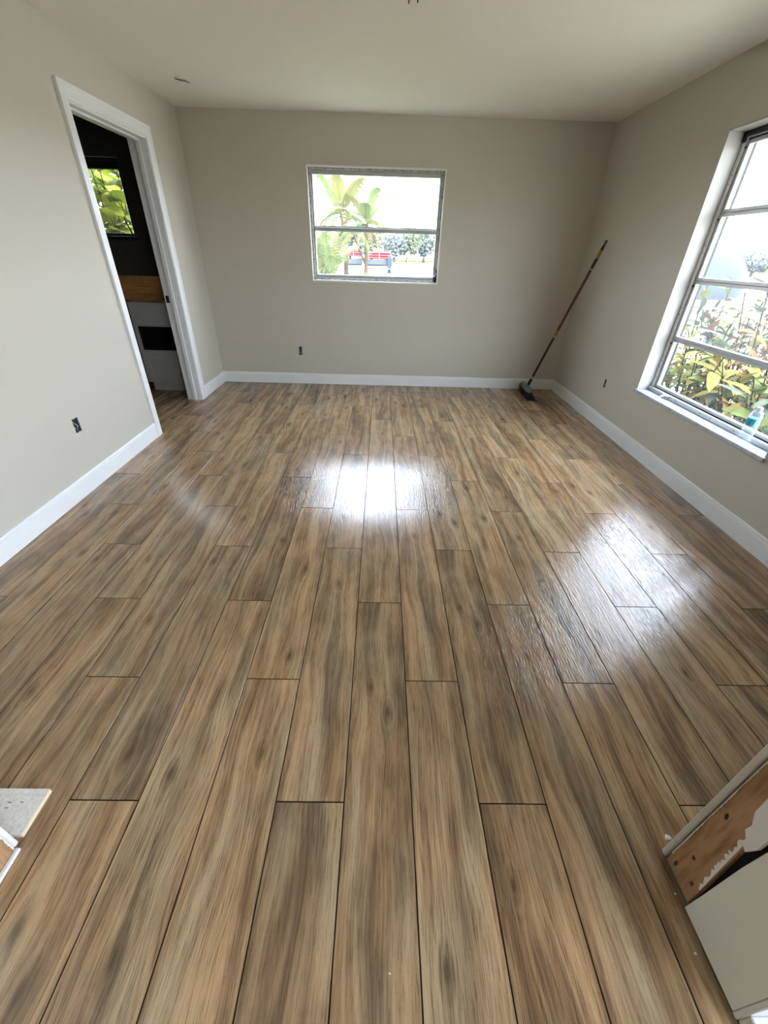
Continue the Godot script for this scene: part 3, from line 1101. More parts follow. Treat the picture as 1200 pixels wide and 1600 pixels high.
# a shrub of leaning stems; every leaf a part of its own
func shrub(label: String, at: Vector3, ht: float, spread: float, stems: int, per: int, meshes: Array, mats: Array, sd: int, called := "croton_shrub", bare := 0.35, group := "shrubs outside the right window") -> Node3D:
	var r := RandomNumberGenerator.new()
	r.seed = sd
	var o := thing(called, label, "shrub", at, 0.0, group)
	var twigs := newst()
	for k in stems:
		var an := r.randf() * TAU
		var lean := spread * sqrt(r.randf())
		var tip := Vector3(cos(an) * lean, ht * r.randf_range(0.72, 1.0), sin(an) * lean)
		var base := Vector3(cos(an) * lean * 0.2, 0, sin(an) * lean * 0.2)
		var midp := base.lerp(tip, 0.5) + Vector3(r.randf_range(-0.08, 0.08), 0.05, r.randf_range(-0.08, 0.08))
		tube(twigs, [base, midp, tip], [0.011, 0.008, 0.004], 5)
		var mat: Material = mats[r.randi() % mats.size()]
		for i in per:
			var t := lerpf(bare, 1.0, (i + r.randf()) / per)
			var p: Vector3 = base.lerp(midp, t * 2.0) if t < 0.5 else midp.lerp(tip, t * 2.0 - 1.0)
			var a2 := r.randf() * TAU
			var dir := Vector3(cos(a2), r.randf_range(-0.3, 1.5), sin(a2)).normalized()
			var m: Mesh = meshes[r.randi() % meshes.size()]
			if r.randf() < 0.3:
				mat = mats[r.randi() % mats.size()]
			put_mesh("leaf", m, mat, o, Transform3D(basis_to(dir, r.randf_range(-0.6, 0.6)).scaled(Vector3.ONE * r.randf_range(0.75, 1.25)), p))
	put("stems", twigs, M.twig, o)
	return o

func frond_shape(st: SurfaceTool, ln: float, rise: float, droop: float, leaflets: int, lf: float, r: RandomNumberGenerator, broad := 1.0) -> void:
	# grows along +z, arching over
	var pts := []
	for i in 9:
		var t := i / 8.0
		pts.append(Vector3(0, rise * t * ln - droop * t * t * ln, ln * t * (1.0 - 0.12 * droop * t)))
	tube(st, pts, [0.035, 0.03, 0.026, 0.022, 0.018, 0.014, 0.011, 0.008, 0.004], 5)
	for i in leaflets:
		var t := 0.12 + 0.88 * i / float(leaflets)
		var f := t * 8.0
		var k: int = min(7, int(f))
		var p: Vector3 = pts[k].lerp(pts[k + 1], f - k)
		var ax: Vector3 = (pts[k + 1] - pts[k]).normalized()
		var l := lf * (0.45 + 0.55 * sin(PI * clampf(t, 0.1, 0.97))) * r.randf_range(0.8, 1.1)
		for sd in [-1.0, 1.0]:
			var d := (Vector3(sd, -0.25, 0) + ax * 0.7).normalized()
			var e: Vector3 = p + d * l * 0.6
			var g: Vector3 = p + d * l + Vector3(0, -0.35 * l, 0)
			var w := Vector3(0, 0.02, 0.0) + ax * (ln * 0.0095 * broad)
			for q in [[p - w, p + w, e + w], [p - w, e + w, e - w], [e - w, e + w, g]]:
				var n: Vector3 = (q[1] - q[0]).cross(q[2] - q[0]).normalized()
				tri(st, q[0], q[1], q[2], n if n.y > 0 else -n)

func palm(label: String, base: Vector3, ht: float, lean: Vector3, count: int, ln: float, sd: int, dead := 4) -> void:
	var r := RandomNumberGenerator.new()
	r.seed = sd
	var o := thing("palm_tree", label, "palm tree", base, 0.0, "palms beyond the back window")
	var s := newst()
	var pts := []
	var rad := []
	for i in 9:
		var t := i / 8.0
		pts.append(Vector3(0, ht * t, 0) + lean * t * t + Vector3(sin(t * 5.0) * 0.03, 0, 0))
		rad.append(0.17 - 0.06 * t + (0.05 if i == 0 else 0.0))
	tube(s, pts, rad, 10)
	put("trunk", s, M.trunk, o)
	var top: Vector3 = pts[8]
	for i in count:
		var st := newst()
		var up := i < count * 0.4
		frond_shape(st, ln * r.randf_range(0.85, 1.1), r.randf_range(1.1, 1.9) if up else r.randf_range(0.1, 0.7), r.randf_range(0.5, 0.9) if up else r.randf_range(0.5, 1.0), 34, ln * 0.3, r)
		var f := put("frond", st, M.frond if r.randf() < 0.6 else M.frond_old, o)
		f.position = top
		f.rotation.y = TAU * i * 0.618 + r.randf_range(-0.2, 0.2)
	for i in dead:
		var st := newst()
		frond_shape(st, ln * 0.62, 0.1, 1.15, 9, ln * 0.2, r, 3.2)
		var f := put("dead_frond", st, M.frond_dead, o)
		f.position = top - Vector3(0, 0.1, 0)
		f.rotation.y = TAU * (i + 0.3) / dead

func blob_tree(label: String, at: Vector3, ht: float, wd: float, mat: Material, sd: int, narrow: bool) -> void:
	var r := RandomNumberGenerator.new()
	r.seed = sd
	var o := thing("far_tree", label, "tree", at, 0.0, "trees across the water")
	var s := newst()
	tube(s, [Vector3.ZERO, Vector3(0.1, ht * 0.35, 0), Vector3(0, ht * 0.8, 0)], [0.3, 0.22, 0.08], 7)
	put("trunk", s, M.trunk, o)
	s = newst()
	# crown of small leaf tufts spread through its volume
	for i in 1300:
		var d := Vector3(r.randfn(), r.randfn(), r.randfn()).normalized() * pow(r.randf(), 0.4)
		var p := Vector3(d.x * wd * 0.5, ht * 0.62 + d.y * ht * 0.40, d.z * wd * 0.5)
		if narrow:
			var k: float = clampf(1.25 - p.y / ht, 0.15, 1.0)
			p.x *= k
			p.z *= k
		var e := wd * r.randf_range(0.025, 0.06)
		var b := Basis.from_euler(Vector3(r.randf() * TAU, r.randf() * TAU, r.randf() * TAU))
		var q := [b * Vector3(-e, 0, -e * 0.5), b * Vector3(e, 0, -e * 0.4), b * Vector3(e * 0.3, e * 0.3, e), b * Vector3(-e * 0.5, e * 0.2, e * 0.7)]
		var n: Vector3 = (q[1] - q[0]).cross(q[2] - q[0]).normalized()
		quad(s, p + q[0], p + q[1], p + q[2], p + q[3], n)
	put("crown", s, mat, o)

# ================================================================= outside the back window
func build_outside_back() -> void:
	var s := newst()
	box(s, Vector3(-60, -0.95, -45.5), Vector3(2.3, -0.45, -5.3))
	tag(put("ground_lawn", s, M.lawn), "sunlit lawn outside between the house and the canal", "lawn", "", "structure")
	s = newst()
	box(s, Vector3(-150, -1.6, -160), Vector3(120, -1.15, -45.5))
	tag(put("canal_water", s, M.water), "bright canal water beyond the lawn", "water", "", "structure")
	s = newst()
	box(s, Vector3(-60, -1.5, -46.0), Vector3(30, -0.40, -45.4), 0.03)
	tag(put("seawall", s, M.dock), "pale seawall cap along the canal edge", "seawall", "", "structure")
	s = newst()
	box(s, Vector3(-150, -1.6, -200), Vector3(150, -0.6, -150))
	tag(put("far_bank", s, M.lawn), "far bank of the canal", "bank", "", "structure")

	palm("tall palm with arching fronds at the left of the back window", Vector3(-2.75, -0.45, -36.0), 4.0, Vector3(-0.25, 0, 0), 17, 2.6, 101)
	palm("palm with forked trunk and browning fronds near the middle of the back window", Vector3(-1.28, -0.45, -36.0), 3.45, Vector3(0.12, 0, 0.2), 15, 2.1, 102, 6)
	var o := get_node("palm_tree_001")
	s = newst()
	tube(s, [Vector3(0.02, 0.9, 0.0), Vector3(-0.45, 1.9, 0.0), Vector3(-0.95, 3.0, 0.1)], [0.09, 0.07, 0.045], 8)
	put("side_trunk", s, M.trunk, o)

	# clumps of feathery palms
	for k in 4:
		var r := RandomNumberGenerator.new()
		r.seed = 200 + k
		var p: Vector3 = [Vector3(-4.6, -0.45, -34.5), Vector3(-3.6, -0.45, -34.0), Vector3(-5.5, -0.45, -35.5), Vector3(-4.1, -0.45, -36.5)][k]
		var c := thing("feathery_palm", ["yellow-green feathery palm clump at the left edge of the back window", "yellow-green feathery palm clump just left of the tall palm's trunk", "feathery palm clump half hidden by the left frame of the back window", "tallest feathery palm clump behind the other two clumps"][k], "palm", p, 0.0, "palm clumps beyond the back window")
		for i in 16:
			s = newst()
			frond_shape(s, r.randf_range(1.5, 2.3) * (1.2 if k == 3 else 1.0), r.randf_range(1.2, 2.6), r.randf_range(0.5, 1.3), 20, 0.5, r)
			var f := put("frond", s, M.frond_old if r.randf() < 0.6 else M.frond, c)
			f.rotation.y = r.randf() * TAU
			f.position = Vector3(r.randf_range(-0.35, 0.35), r.randf_range(0.0, 0.9), r.randf_range(-0.35, 0.35))
	for k in 3:
		var p: Vector3 = [Vector3(-1.75, -0.45, -34.5), Vector3(-0.95, -0.45, -35.2), Vector3(-1.3, -0.45, -33.6)][k]
		var c := thing("spiky_plant", ["low yellow-green spiky plant between the two palm trunks", "low yellow-green spiky plant right of the forked palm", "nearest low spiky plant in front of the forked palm"][k], "plant", p, 0.0, "low plants beyond the back window")
		var r := RandomNumberGenerator.new()
		r.seed = 300 + k
		var lm := leaf_mesh(0.75, 0.09, 0.9, 0.3)
		for i in 26:
			var an := r.randf() * TAU
			put_mesh("leaf", lm, M.leaf_lime if r.randf() < 0.6 else M.leaf_yellow, c, Transform3D(basis_to(Vector3(cos(an), r.randf_range(0.4, 2.0), sin(an)), 0.0), Vector3(0, 0.02, 0)))

	# boats with red striped sides on lifts
	boat("red and white boat on a lift behind the tall palm", Vector3(-3.05, -1.15, -50.5), 1.6, 2.0)
	boat("longer red and white boat on a lift right of the forked palm", Vector3(-0.35, -1.15, -50.5), 2.3, 1.85)
	# dinghy and white boat on the lawn's edge
	var d := thing("dinghy", "small pale blue covered dinghy lying at the lower left of the back window", "boat", Vector3(-5.35, -0.42, -44.2))
	s = newst()
	hull(s, 1.5, 0.55, 0.34, 0.0)
	put("hull", s, M.pale_blue, d)
	s = newst()
	hull(s, 1.38, 0.48, 0.10, 0.335)
	put("cover", s, M.boat_white, d)
	d = thing("white_skiff", "white skiff behind the pale blue dinghy at the lower left of the back window", "boat", Vector3(-6.6, -0.40, -45.0))
	s = newst()
	hull(s, 2.0, 0.7, 0.5, 0.0)
	put("hull", s, M.boat_white, d)
	s = newst()
	box(s, Vector3(-0.7, 0.5, -0.3), Vector3(0.2, 0.62, 0.3), 0.03)
	put("deck_box", s, M.boat_white, d)

	# blue-grey wrapped piling and the white dock across the water
	d = thing("mooring_pile", "blue-grey wrapped mooring pile standing between the boats and the dock", "pile", Vector3(0.72, -1.4, -50.0))
	s = newst()
	lathe(s, [Vector2(0.0, 0.0), Vector2(0.16, 0.0), Vector2(0.17, 1.2), Vector2(0.20, 1.25), Vector2(0.21, 2.2), Vector2(0.17, 2.3), Vector2(0.16, 2.45), Vector2(0.0, 2.6)], 12)
	put("post", s, M.blue_grey, d)
	d = thing("dock", "long white dock with pilings across the water at the right of the back window", "dock", Vector3(5.0, -1.15, -62.0))
	s = newst()
	box(s, Vector3(-4.6, 1.25, -0.8), Vector3(6.0, 1.42, 0.8), 0.03)
	put("deck", s, M.dock, d)
	for k in 9:
		s = newst()
		var px := -4.3 + k * 1.25
		rod(s, Vector3(px, -0.3, 0.75), Vector3(px, 2.2 + 0.25 * (k % 3), 0.75), 0.10, 8)
		put("piling", s, M.boat_white, d)
	s = newst()
	box(s, Vector3(-4.4, 2.0, 0.66), Vector3(5.6, 2.08, 0.72), 0.01)
	put("rail", s, M.boat_white, d)
	d = thing("boat_house", "low white boat house at the far right end of the dock", "boat house", Vector3(10.2, -1.1, -72.0))
	s = newst()
	box(s, Vector3(-2.2, 1.2, -1.5), Vector3(2.2, 2.7, 1.5), 0.02)
	put("wall", s, M.boat_white, d)
	for k in 4:
		s = newst()
		rod(s, Vector3(-2.0 + 4.0 * (k % 2), -0.1, -1.3 + 2.6 * (k / 2)), Vector3(-2.0 + 4.0 * (k % 2), 1.25, -1.3 + 2.6 * (k / 2)), 0.12, 8)
		put("post", s, M.dock, d)
	s = newst()
	slab(s, [Vector3(-2.5, 2.7, 1.7), Vector3(2.5, 2.7, 1.7), Vector3(1.6, 3.4, 1.7), Vector3(-1.6, 3.4, 1.7)], Vector3(0, 0, -3.4))
	put("roof", s, M.dock, d)

	var spots := [[2.2, -95, 5.2, 5.0, 0], [5.0, -98, 6.2, 6.0, 0], [8.5, -100, 6.0, 5.5, 1], [11.5, -100, 7.0, 4.5, 1], [14.2, -102, 7.2, 4.6, 1], [-2.5, -104, 6.0, 7.5, 0], [-7.5, -110, 6.5, 8.0, 0]]
	var names := ["round greyish tree across the water right of the forked palm", "broad greyish tree behind the middle of the dock", "narrow pine across the water behind the dock", "second narrow pine towards the right frame of the back window", "narrow pine nearest the right frame of the back window", "low tree across the water seen between the two palms", "broad tree across the water behind the feathery palms"]
	for k in spots.size():
		var q: Array = spots[k]
		blob_tree(names[k], Vector3(q[0], -0.6, q[1]), q[2], q[3], M.grey_tree if k % 2 == 0 else M.green_tree, 400 + k, q[4] == 1)

func hull(s: SurfaceTool, ln: float, wd: float, ht: float, y0: float) -> void:
	var n := 8
	var rows := []
	for i in n + 1:
		var t := float(i) / n
		var w := wd * 0.5 * pow(clampf(sin(PI * (0.12 + 0.88 * t) * 0.98), 0.02, 1.0), 0.55)
		var x := lerpf(-ln * 0.5, ln * 0.5, t)
		var sheer := ht * (1.0 + 0.25 * pow(t, 2.0))
		rows.append([Vector3(x, y0 + sheer, -w), Vector3(x, y0 + ht * 0.25, -w * 0.72), Vector3(x, y0, 0), Vector3(x, y0 + ht * 0.25, w * 0.72), Vector3(x, y0 + sheer, w)])
	for i in n:
		for k in 4:
			face(s, [rows[i][k], rows[i][k + 1], rows[i + 1][k + 1], rows[i + 1][k]], Vector3(rows[i][2].x, y0 + ht * 0.7, 0))
		face(s, [rows[i][0], rows[i][4], rows[i + 1][4], rows[i + 1][0]], Vector3(rows[i][2].x, y0, 0))
	for e in [0, n]:
		face(s, rows[e], Vector3(0, y0 + ht * 0.5, 0))

func boat(label: String, at: Vector3, ln: float, ht: float) -> void:
	var o := thing("lifted_boat", label, "boat", at, 0.0, "boats on lifts beyond the palms")
	var s := newst()
	var t := Transform3D(Basis(), Vector3(0, 1.35, 0))
	hull(s, ln * 1.15, 1.2, 0.55, 1.25)
	put("hull", s, M.boat_white, o)
	s = newst()
	box(s, Vector3(-ln * 0.5, ht + 0.05, -0.5), Vector3(ln * 0.5, ht + 0.58, 0.58), 0.02)
	put("red_side", s, M.boat_red, o)
	for k in 2:
		s = newst()
		var y := ht + 0.14 + 0.22 * k
		box(s, Vector3(-ln * 0.5, y, 0.55), Vector3(ln * 0.5, y + 0.05, 0.60), 0.005)
		put("stripe", s, M.boat_white, o)
	for k in 3:
		s = newst()
		var px := -ln * 0.5 + ln * 0.5 * k
		box(s, Vector3(px - 0.05, ht + 0.05, 0.56), Vector3(px + 0.05, ht + 0.62, 0.61), 0.005)
		put("stanchion", s, M.boat_white, o)
	s = newst()
	box(s, Vector3(-ln * 0.52, ht + 0.58, -0.55), Vector3(ln * 0.52, ht + 0.68, 0.6), 0.02)
	box(s, Vector3(-ln * 0.3, ht + 0.68, -0.4), Vector3(ln * 0.2, ht + 0.95, 0.4), 0.05)
	put("cabin_top", s, M.boat_white, o)
	for k in 2:
		s = newst()
		var px: float = -ln * 0.58 if k == 0 else ln * 0.58
		rod(s, Vector3(px, -0.3, 0.8), Vector3(px, ht + 0.4, 0.8), 0.06, 8)
		put("lift_post", s, M.dock, o)
	s = newst()
	box(s, Vector3(-ln * 0.6, 0.95, 0.6), Vector3(ln * 0.6, 1.1, 0.85), 0.01)
	put("lift_beam", s, M.dock, o)

# ================================================================= outside the right window
func build_outside_right() -> void:
	var s := newst()
	box(s, Vector3(2.3, -0.95, -45.5), Vector3(60, -0.47, 30))
	box(s, Vector3(-60, -0.95, 4.5), Vector3(2.3, -0.47, 30))
	var bd := newst()
	box(bd, Vector3(2.33, -0.5, -6.6), Vector3(4.2, -0.44, -1.9), 0.02)  # soil bed added to keep the ground behind the leaves from blowing out
	tag(put("added_soil_bed", bd, M.soil), "brown soil bed added under the shrubs to dim the bright ground outside the right window", "planting bed", "", "structure")
	tag(put("ground_paving", s, M.pave), "sun-bleached pale paving outside the right window", "paving", "", "structure")
	var lm := [leaf_mesh(0.18, 0.060, 0.7, 0.35), leaf_mesh(0.16, 0.080, 0.9, 0.25, 0.004), leaf_mesh(0.22, 0.045, 1.1, 0.3), leaf_mesh(0.12, 0.062, 0.5, 0.4)]
	shrub("croton with yellow and orange leaves nearest the window's far lower corner", Vector3(2.95, -0.47, -3.72), 1.38, 0.42, 20, 15, lm, [M.leaf_yellow, M.leaf_yellow, M.leaf_lime, M.leaf_orange, M.leaf_grey], 1)
	shrub("yellow-green croton in the middle of the lower pane of the right window", Vector3(3.1, -0.47, -3.15), 1.35, 0.45, 20, 15, lm, [M.leaf_yellow, M.leaf_lime, M.leaf_orange, M.leaf_green, M.leaf_yellow], 2)
	shrub("greyish leafy shrub filling the left of the third pane of the right window", Vector3(3.75, -0.47, -5.0), 1.72, 0.6, 20, 15, lm, [M.leaf_grey, M.leaf_grey, M.leaf_green, M.leaf_lime], 3)
	shrub("pink and orange leaved shrub at the right edge of the third pane", Vector3(3.6, -0.47, -3.75), 1.80, 0.55, 20, 15, lm, [M.leaf_pink, M.leaf_orange, M.leaf_yellow, M.leaf_grey], 4)
	shrub("mixed orange and grey-green shrub behind the first crotons", Vector3(3.9, -0.47, -4.4), 1.70, 0.6, 20, 15, lm, [M.leaf_orange, M.leaf_grey, M.leaf_lime, M.leaf_pink], 5)
	shrub("green and yellow shrub beside the water bottle outside the right window", Vector3(2.9, -0.47, -2.65), 1.2, 0.42, 20, 15, lm, [M.leaf_green, M.leaf_grey, M.leaf_lime], 6)
	# bare branching twigs under the leaves
	var tw := thing("bare_branches", "bare dark branches low outside the right window above pale paving", "branches", Vector3(3.3, -0.47, -3.3))
	var r := RandomNumberGenerator.new()
	r.seed = 8
	for k in 26:
		s = newst()
		var an := r.randf() * TAU
		var d := Vector3(cos(an), r.randf_range(0.5, 1.3), sin(an)).normalized()
		var b := Vector3(r.randf_range(-0.35, 0.5), 0, r.randf_range(-0.8, 0.6))
		var p2: Vector3 = b + d * r.randf_range(0.5, 0.9)
		var p1: Vector3 = b.lerp(p2, 0.5) + Vector3(r.randf_range(-0.07, 0.07), 0.04, r.randf_range(-0.07, 0.07))
		tube(s, [b, p1, p2], [0.010, 0.007, 0.003], 5)
		tube(s, [p1, p1 + Vector3(r.randf_range(-0.3, 0.3), r.randf_range(0.1, 0.3), r.randf_range(-0.3, 0.3))], [0.006, 0.002], 5)
		put("branch", s, M.twig, tw)
	# rounded covered shape and far tree line
	var c := thing("covered_trailer", "large rounded pale grey cover standing outside, seen in the second pane of the right window", "cover", Vector3(13.6, -0.47, -20.0), 0.5)
	s = newst()
	lathe(s, [Vector2(1.75, 0.55), Vector2(1.85, 0.9), Vector2(1.75, 1.5), Vector2(1.35, 2.0), Vector2(0.7, 2.28), Vector2(0.0, 2.36)], 24, Transform3D(Basis().scaled(Vector3(1.3, 1, 0.8)), Vector3.ZERO))
	put("cover", s, M.tarp, c)
	s = newst()
	for k in 4:
		var an := TAU * k / 4.0 + 0.5
		rod(s, Vector3(cos(an) * 1.4, 0, sin(an) * 0.9), Vector3(cos(an) * 1.6, 0.7, sin(an) * 1.1), 0.07, 6)
	put("stand", s, M.dock, c)
	for k in 6:
		blob_tree(["hazy tree at the left end of the tree line in the right window", "hazy low tree second from the left in the right window's tree line", "hazy tree in the middle of the right window's tree line", "hazy round tree right of the middle of the tree line", "taller hazy tree near the right edge of the right window", "hazy tree at the right edge of the right window"][k], Vector3(62 + 3 * (k % 2), -0.6, -92 + k * 6.5), [3.4, 3.0, 3.6, 3.2, 4.6, 4.2, 4.0][k], 6.5, M.grey_tree if k % 2 == 0 else M.green_tree, 500 + k, false)

# ================================================================= leaves behind the small room's window
func build_outside_bath() -> void:
	var lm := [leaf_mesh(0.20, 0.17, 0.6, 0.2), leaf_mesh(0.16, 0.13, 0.9, 0.25), leaf_mesh(0.22, 0.15, 0.4, 0.15)]
	shrub("sea grape shrub with large bright green leaves close behind the dark window", Vector3(-3.15, -0.47, -5.95), 2.85, 0.5, 22, 13, lm, [M.grape, M.grape, M.grape_dark, M.grape_bright], 21, "broadleaf_shrub", 0.55, "")
	shrub("dense dark hedge shrub added farthest outside the dark window to block the brightness behind", Vector3(-3.9, -0.47, -7.7), 3.6, 0.9, 20, 14, lm, [M.grape_dark, M.grape_dark, M.grape], 23, "broadleaf_shrub", 0.4, "")  # hedge added behind the other shrubs to block the white background
	shrub("darker broad-leaved shrub behind the bright one outside the dark window", Vector3(-3.6, -0.47, -6.6), 3.4, 0.8, 22, 13, lm, [M.grape_dark, M.grape, M.grape_dark], 22, "broadleaf_shrub", 0.45, "")

# ================================================================= loose things in the room
func build_things() -> void:
	# ---- broom leaning in the corner
	var b := thing("broom", "push broom with a red-brown handle leaning in the back right corner", "broom", Vector3(1.705, 0.0, -4.77))
	var s := newst()
	var ax := Vector3(0.02, 0.0, -0.42).normalized()
	# block: rounded bar along its length
	var blk := []
	for i in 11:
		var t := i / 10.0
		blk.append(Vector3(-0.008, 0.098, 0) + ax * lerpf(-0.20, 0.20, t))
	var rad := [0.012, 0.026, 0.030, 0.031, 0.031, 0.032, 0.031, 0.031, 0.030, 0.026, 0.012]
	tube(s, blk, rad, 12)
	box(s, Vector3(-0.036, 0.086, -0.13), Vector3(0.020, 0.128, 0.09), 0.008)
	put("block", s, M.broom_block, b)
	s = newst()
	rng.seed = 77
	for i in 210:
		var t := rng.randf_range(-0.19, 0.19)
		var sx := rng.randf_range(-0.024, 0.024)
		var p := Vector3(-0.008 + sx, 0.09, 0) + ax * t
		var q := Vector3(0.022 + sx * 2.0 + rng.randf_range(-0.006, 0.006), 0.002, 0) + ax * (t * 1.12)
		tube(s, [p, p.lerp(q, 0.5), q], [0.0045, 0.0045, 0.0035], 4)
	put("bristles", s, M.bristle, b).set_meta("kind", "stuff")
	var foot := Vector3(0.045, 0.120, -0.07)
	var tip := Vector3(2.108, 1.53, -4.60) - b.position
	var along := func(t: float) -> Vector3:
		return foot.lerp(tip, t)
	var seg := func(called: String, t0: float, t1: float, r: float, m: Material) -> void:
		var q := newst()
		rod(q, along.call(t0), along.call(t1), r, 12)
		put(called, q, m, b)
	seg.call("socket", -0.01, 0.045, 0.017, M.black)
	seg.call("collar", 0.045, 0.062, 0.019, M.collar)
	seg.call("lower_pole", 0.062, 0.375, 0.0130, M.pole_dark)
	seg.call("ring", 0.375, 0.383, 0.0145, M.collar)
	seg.call("paper_label", 0.383, 0.425, 0.0137, M.sticker)
	seg.call("upper_pole", 0.425, 0.828, 0.0130, M.pole_red)
	seg.call("ring", 0.828, 0.836, 0.0135, M.collar)
	seg.call("grip", 0.836, 0.897, 0.0145, M.pole_dark)
	seg.call("sticker", 0.897, 0.945, 0.015, M.sticker)
	s = newst()
	var dir := (tip - foot).normalized()
	var sd := dir.cross(Vector3(0, 0, 1)).normalized()
	tube(s, [along.call(0.945), along.call(0.972)], [0.014, 0.012], 12)
	var ring := []
	for i in 15:
		var an := TAU * i / 14.0
		ring.append(along.call(0.986) + sd * cos(an) * 0.009 + dir * sin(an) * 0.019)
	tube(s, ring, [0.0055], 8)
	put("hang_tip", s, M.black, b)

	# ---- water bottle on the sill
	var w := thing("water_bottle", "clear plastic water bottle with a teal label on the right window sill", "bottle", Vector3(2.158, 0.4845, -2.252))
	s = newst()
	var prof := [Vector2(0.0, 0.004), Vector2(0.022, 0.0), Vector2(0.030, 0.003), Vector2(0.0325, 0.010)]
	for k in 7:
		var y := 0.016 + k * 0.0125
		prof.append_array([Vector2(0.0325, y), Vector2(0.0300, y + 0.005), Vector2(0.0325, y + 0.010)])
	prof.append_array([Vector2(0.0320, 0.108), Vector2(0.0315, 0.150), Vector2(0.0325, 0.156), Vector2(0.0320, 0.163), Vector2(0.029, 0.175), Vector2(0.022, 0.187), Vector2(0.014, 0.195), Vector2(0.0125, 0.200)])
	lathe(s, prof, 28)
	var pet := StandardMaterial3D.new()
	pet.transparency = BaseMaterial3D.TRANSPARENCY_ALPHA
	pet.albedo_color = Color(0.88, 0.94, 0.97, 0.22)
	pet.roughness = 0.05
	pet.metallic_specular = 0.8
	put("body", s, pet, w)
	s = newst()
	lathe(s, [Vector2(0.0, 0.198), Vector2(0.0145, 0.198), Vector2(0.015, 0.200), Vector2(0.015, 0.2105), Vector2(0.0135, 0.213), Vector2(0.0, 0.213)], 20)
	var capm := flat(Color(0.90, 0.93, 0.94), 0.4)
	put("cap", s, capm, w)
	s = newst()
	lathe(s, [Vector2(0.0322, 0.1085), Vector2(0.0326, 0.110), Vector2(0.0324, 0.149), Vector2(0.0320, 0.1505)], 28)
	var lab := Image.create(256, 64, false, Image.FORMAT_RGB8)
	for y in 64:
		for x in 256:
			var c := Color(0.62, 0.87, 0.90)
			var dx := (x - 128.0) / 46.0
			var dy := (y - 30.0) / 26.0
			var q := dx * dx + dy * dy
			if q < 1.0:
				c = Color(0.10, 0.46, 0.50).lerp(Color(0.50, 0.80, 0.83), clampf(q * 0.7 + 0.25 * sin(x * 0.25 + y * 0.1), 0.0, 1.0))
			if y < 5 or y > 59:
				c = Color(0.72, 0.90, 0.92)
			lab.set_pixel(x, y, c)
	var lmat := flat(Color(1, 1, 1), 0.4)
	lmat.albedo_texture = ImageTexture.create_from_image(lab)
	lmat.backlight_enabled = true
	lmat.backlight = Color(0.6, 0.6, 0.6)
	put("label", s, lmat, w)

	# ---- three open outlet boxes
	outlet("open outlet box with loose white wires in the left wall", Vector3(XL, 0.4165, -2.4525), Vector3.RIGHT, 0.057, 0.089, 1)
	outlet("small open outlet box in the back wall under the small window", Vector3(-0.947, 0.3775, ZB), Vector3.BACK, 0.042, 0.095, 2)
	outlet("open outlet box low on the right wall near the tall window", Vector3(XR, 0.388, -3.891), Vector3.LEFT, 0.034, 0.080, 3)

	# ---- ceiling wires
	var c1 := thing("ceiling_wire", "bent dark wire stub poking from the ceiling above the doorway corner", "wire", Vector3(-1.536, H, -4.315))
	s = newst()
	tube(s, [Vector3(-0.03, 0.0, 0.02), Vector3(-0.04, -0.008, 0.02), Vector3(-0.01, -0.014, 0.015), Vector3(0.02, -0.013, 0.0), Vector3(0.055, -0.022, -0.01)], [0.003, 0.004, 0.0045, 0.004, 0.0025], 7)
	put("wire", s, flat(Color(0.36, 0.34, 0.28), 0.6), c1)
	s = newst()
	lathe(s, [Vector2(0.0, -0.001), Vector2(0.045, -0.001), Vector2(0.05, -0.004), Vector2(0.045, -0.007), Vector2(0.0, -0.007)], 18)
	put("cover_ring", s, M.ceiling, c1)
	var c2 := thing("ceiling_wire", "pair of dark wire ends hanging from the ceiling centre at the top edge", "wire", Vector3(0.115, H, -2.75))
	for k in 2:
		s = newst()
		var px := -0.022 + 0.040 * k
		tube(s, [Vector3(px * 0.5, 0.0, 0), Vector3(px * 0.8, -0.05, 0.004), Vector3(px, -0.121 + 0.004 * k, 0.0)], [0.003, 0.003, 0.003], 7)
		put("wire", s, M.wire_dark, c2)
	s = newst()
	lathe(s, [Vector2(0.0, -0.001), Vector2(0.05, -0.001), Vector2(0.052, -0.006), Vector2(0.046, -0.008), Vector2(0.0, -0.008)], 18)
	put("box_cover", s, M.ceiling, c2)

	# ---- baseboard offcut lying by the left wall end
	var o := thing("trim_offcut", "scuffed white trim board lying flat on the floor at the lower left", "board", Vector3(-1.16, 0.0, -0.519))
	s = newst()
	var pr := [[0.0, -0.057], [0.014, -0.057], [0.0145, -0.053], [0.0145, -0.044], [0.0125, -0.042], [0.0125, -0.039], [0.0145, -0.037], [0.0145, 0.055], [0.0135, 0.057], [0.0, 0.057]]
	var pts := []
	for p in pr:
		pts.append(Vector3(-0.24, p[0], p[1]))
	slab(s, pts, Vector3(0.442, 0, 0))
	var off := tri_mat(flat(Color(1, 1, 1), 0.5), 9.0)
	off.albedo_texture = noise_tex(256, 0.03, [Color(0.76, 0.73, 0.70), Color(0.86, 0.84, 0.81), Color(0.89, 0.87, 0.84), Color(0.91, 0.89, 0.86)], 52, 4)
	put("board", s, off, o)
	s = newst()
	slab(s, [Vector3(0.2021, 0.0, -0.0565), Vector3(0.2021, 0.0135, -0.0565), Vector3(0.2021, 0.0135, 0.0565), Vector3(0.2021, 0.0, 0.0565)], Vector3(0.0012, 0, 0))
	put("cut_end", s, flat(Color(0.86, 0.80, 0.68), 0.8), o)
	rng.seed = 91
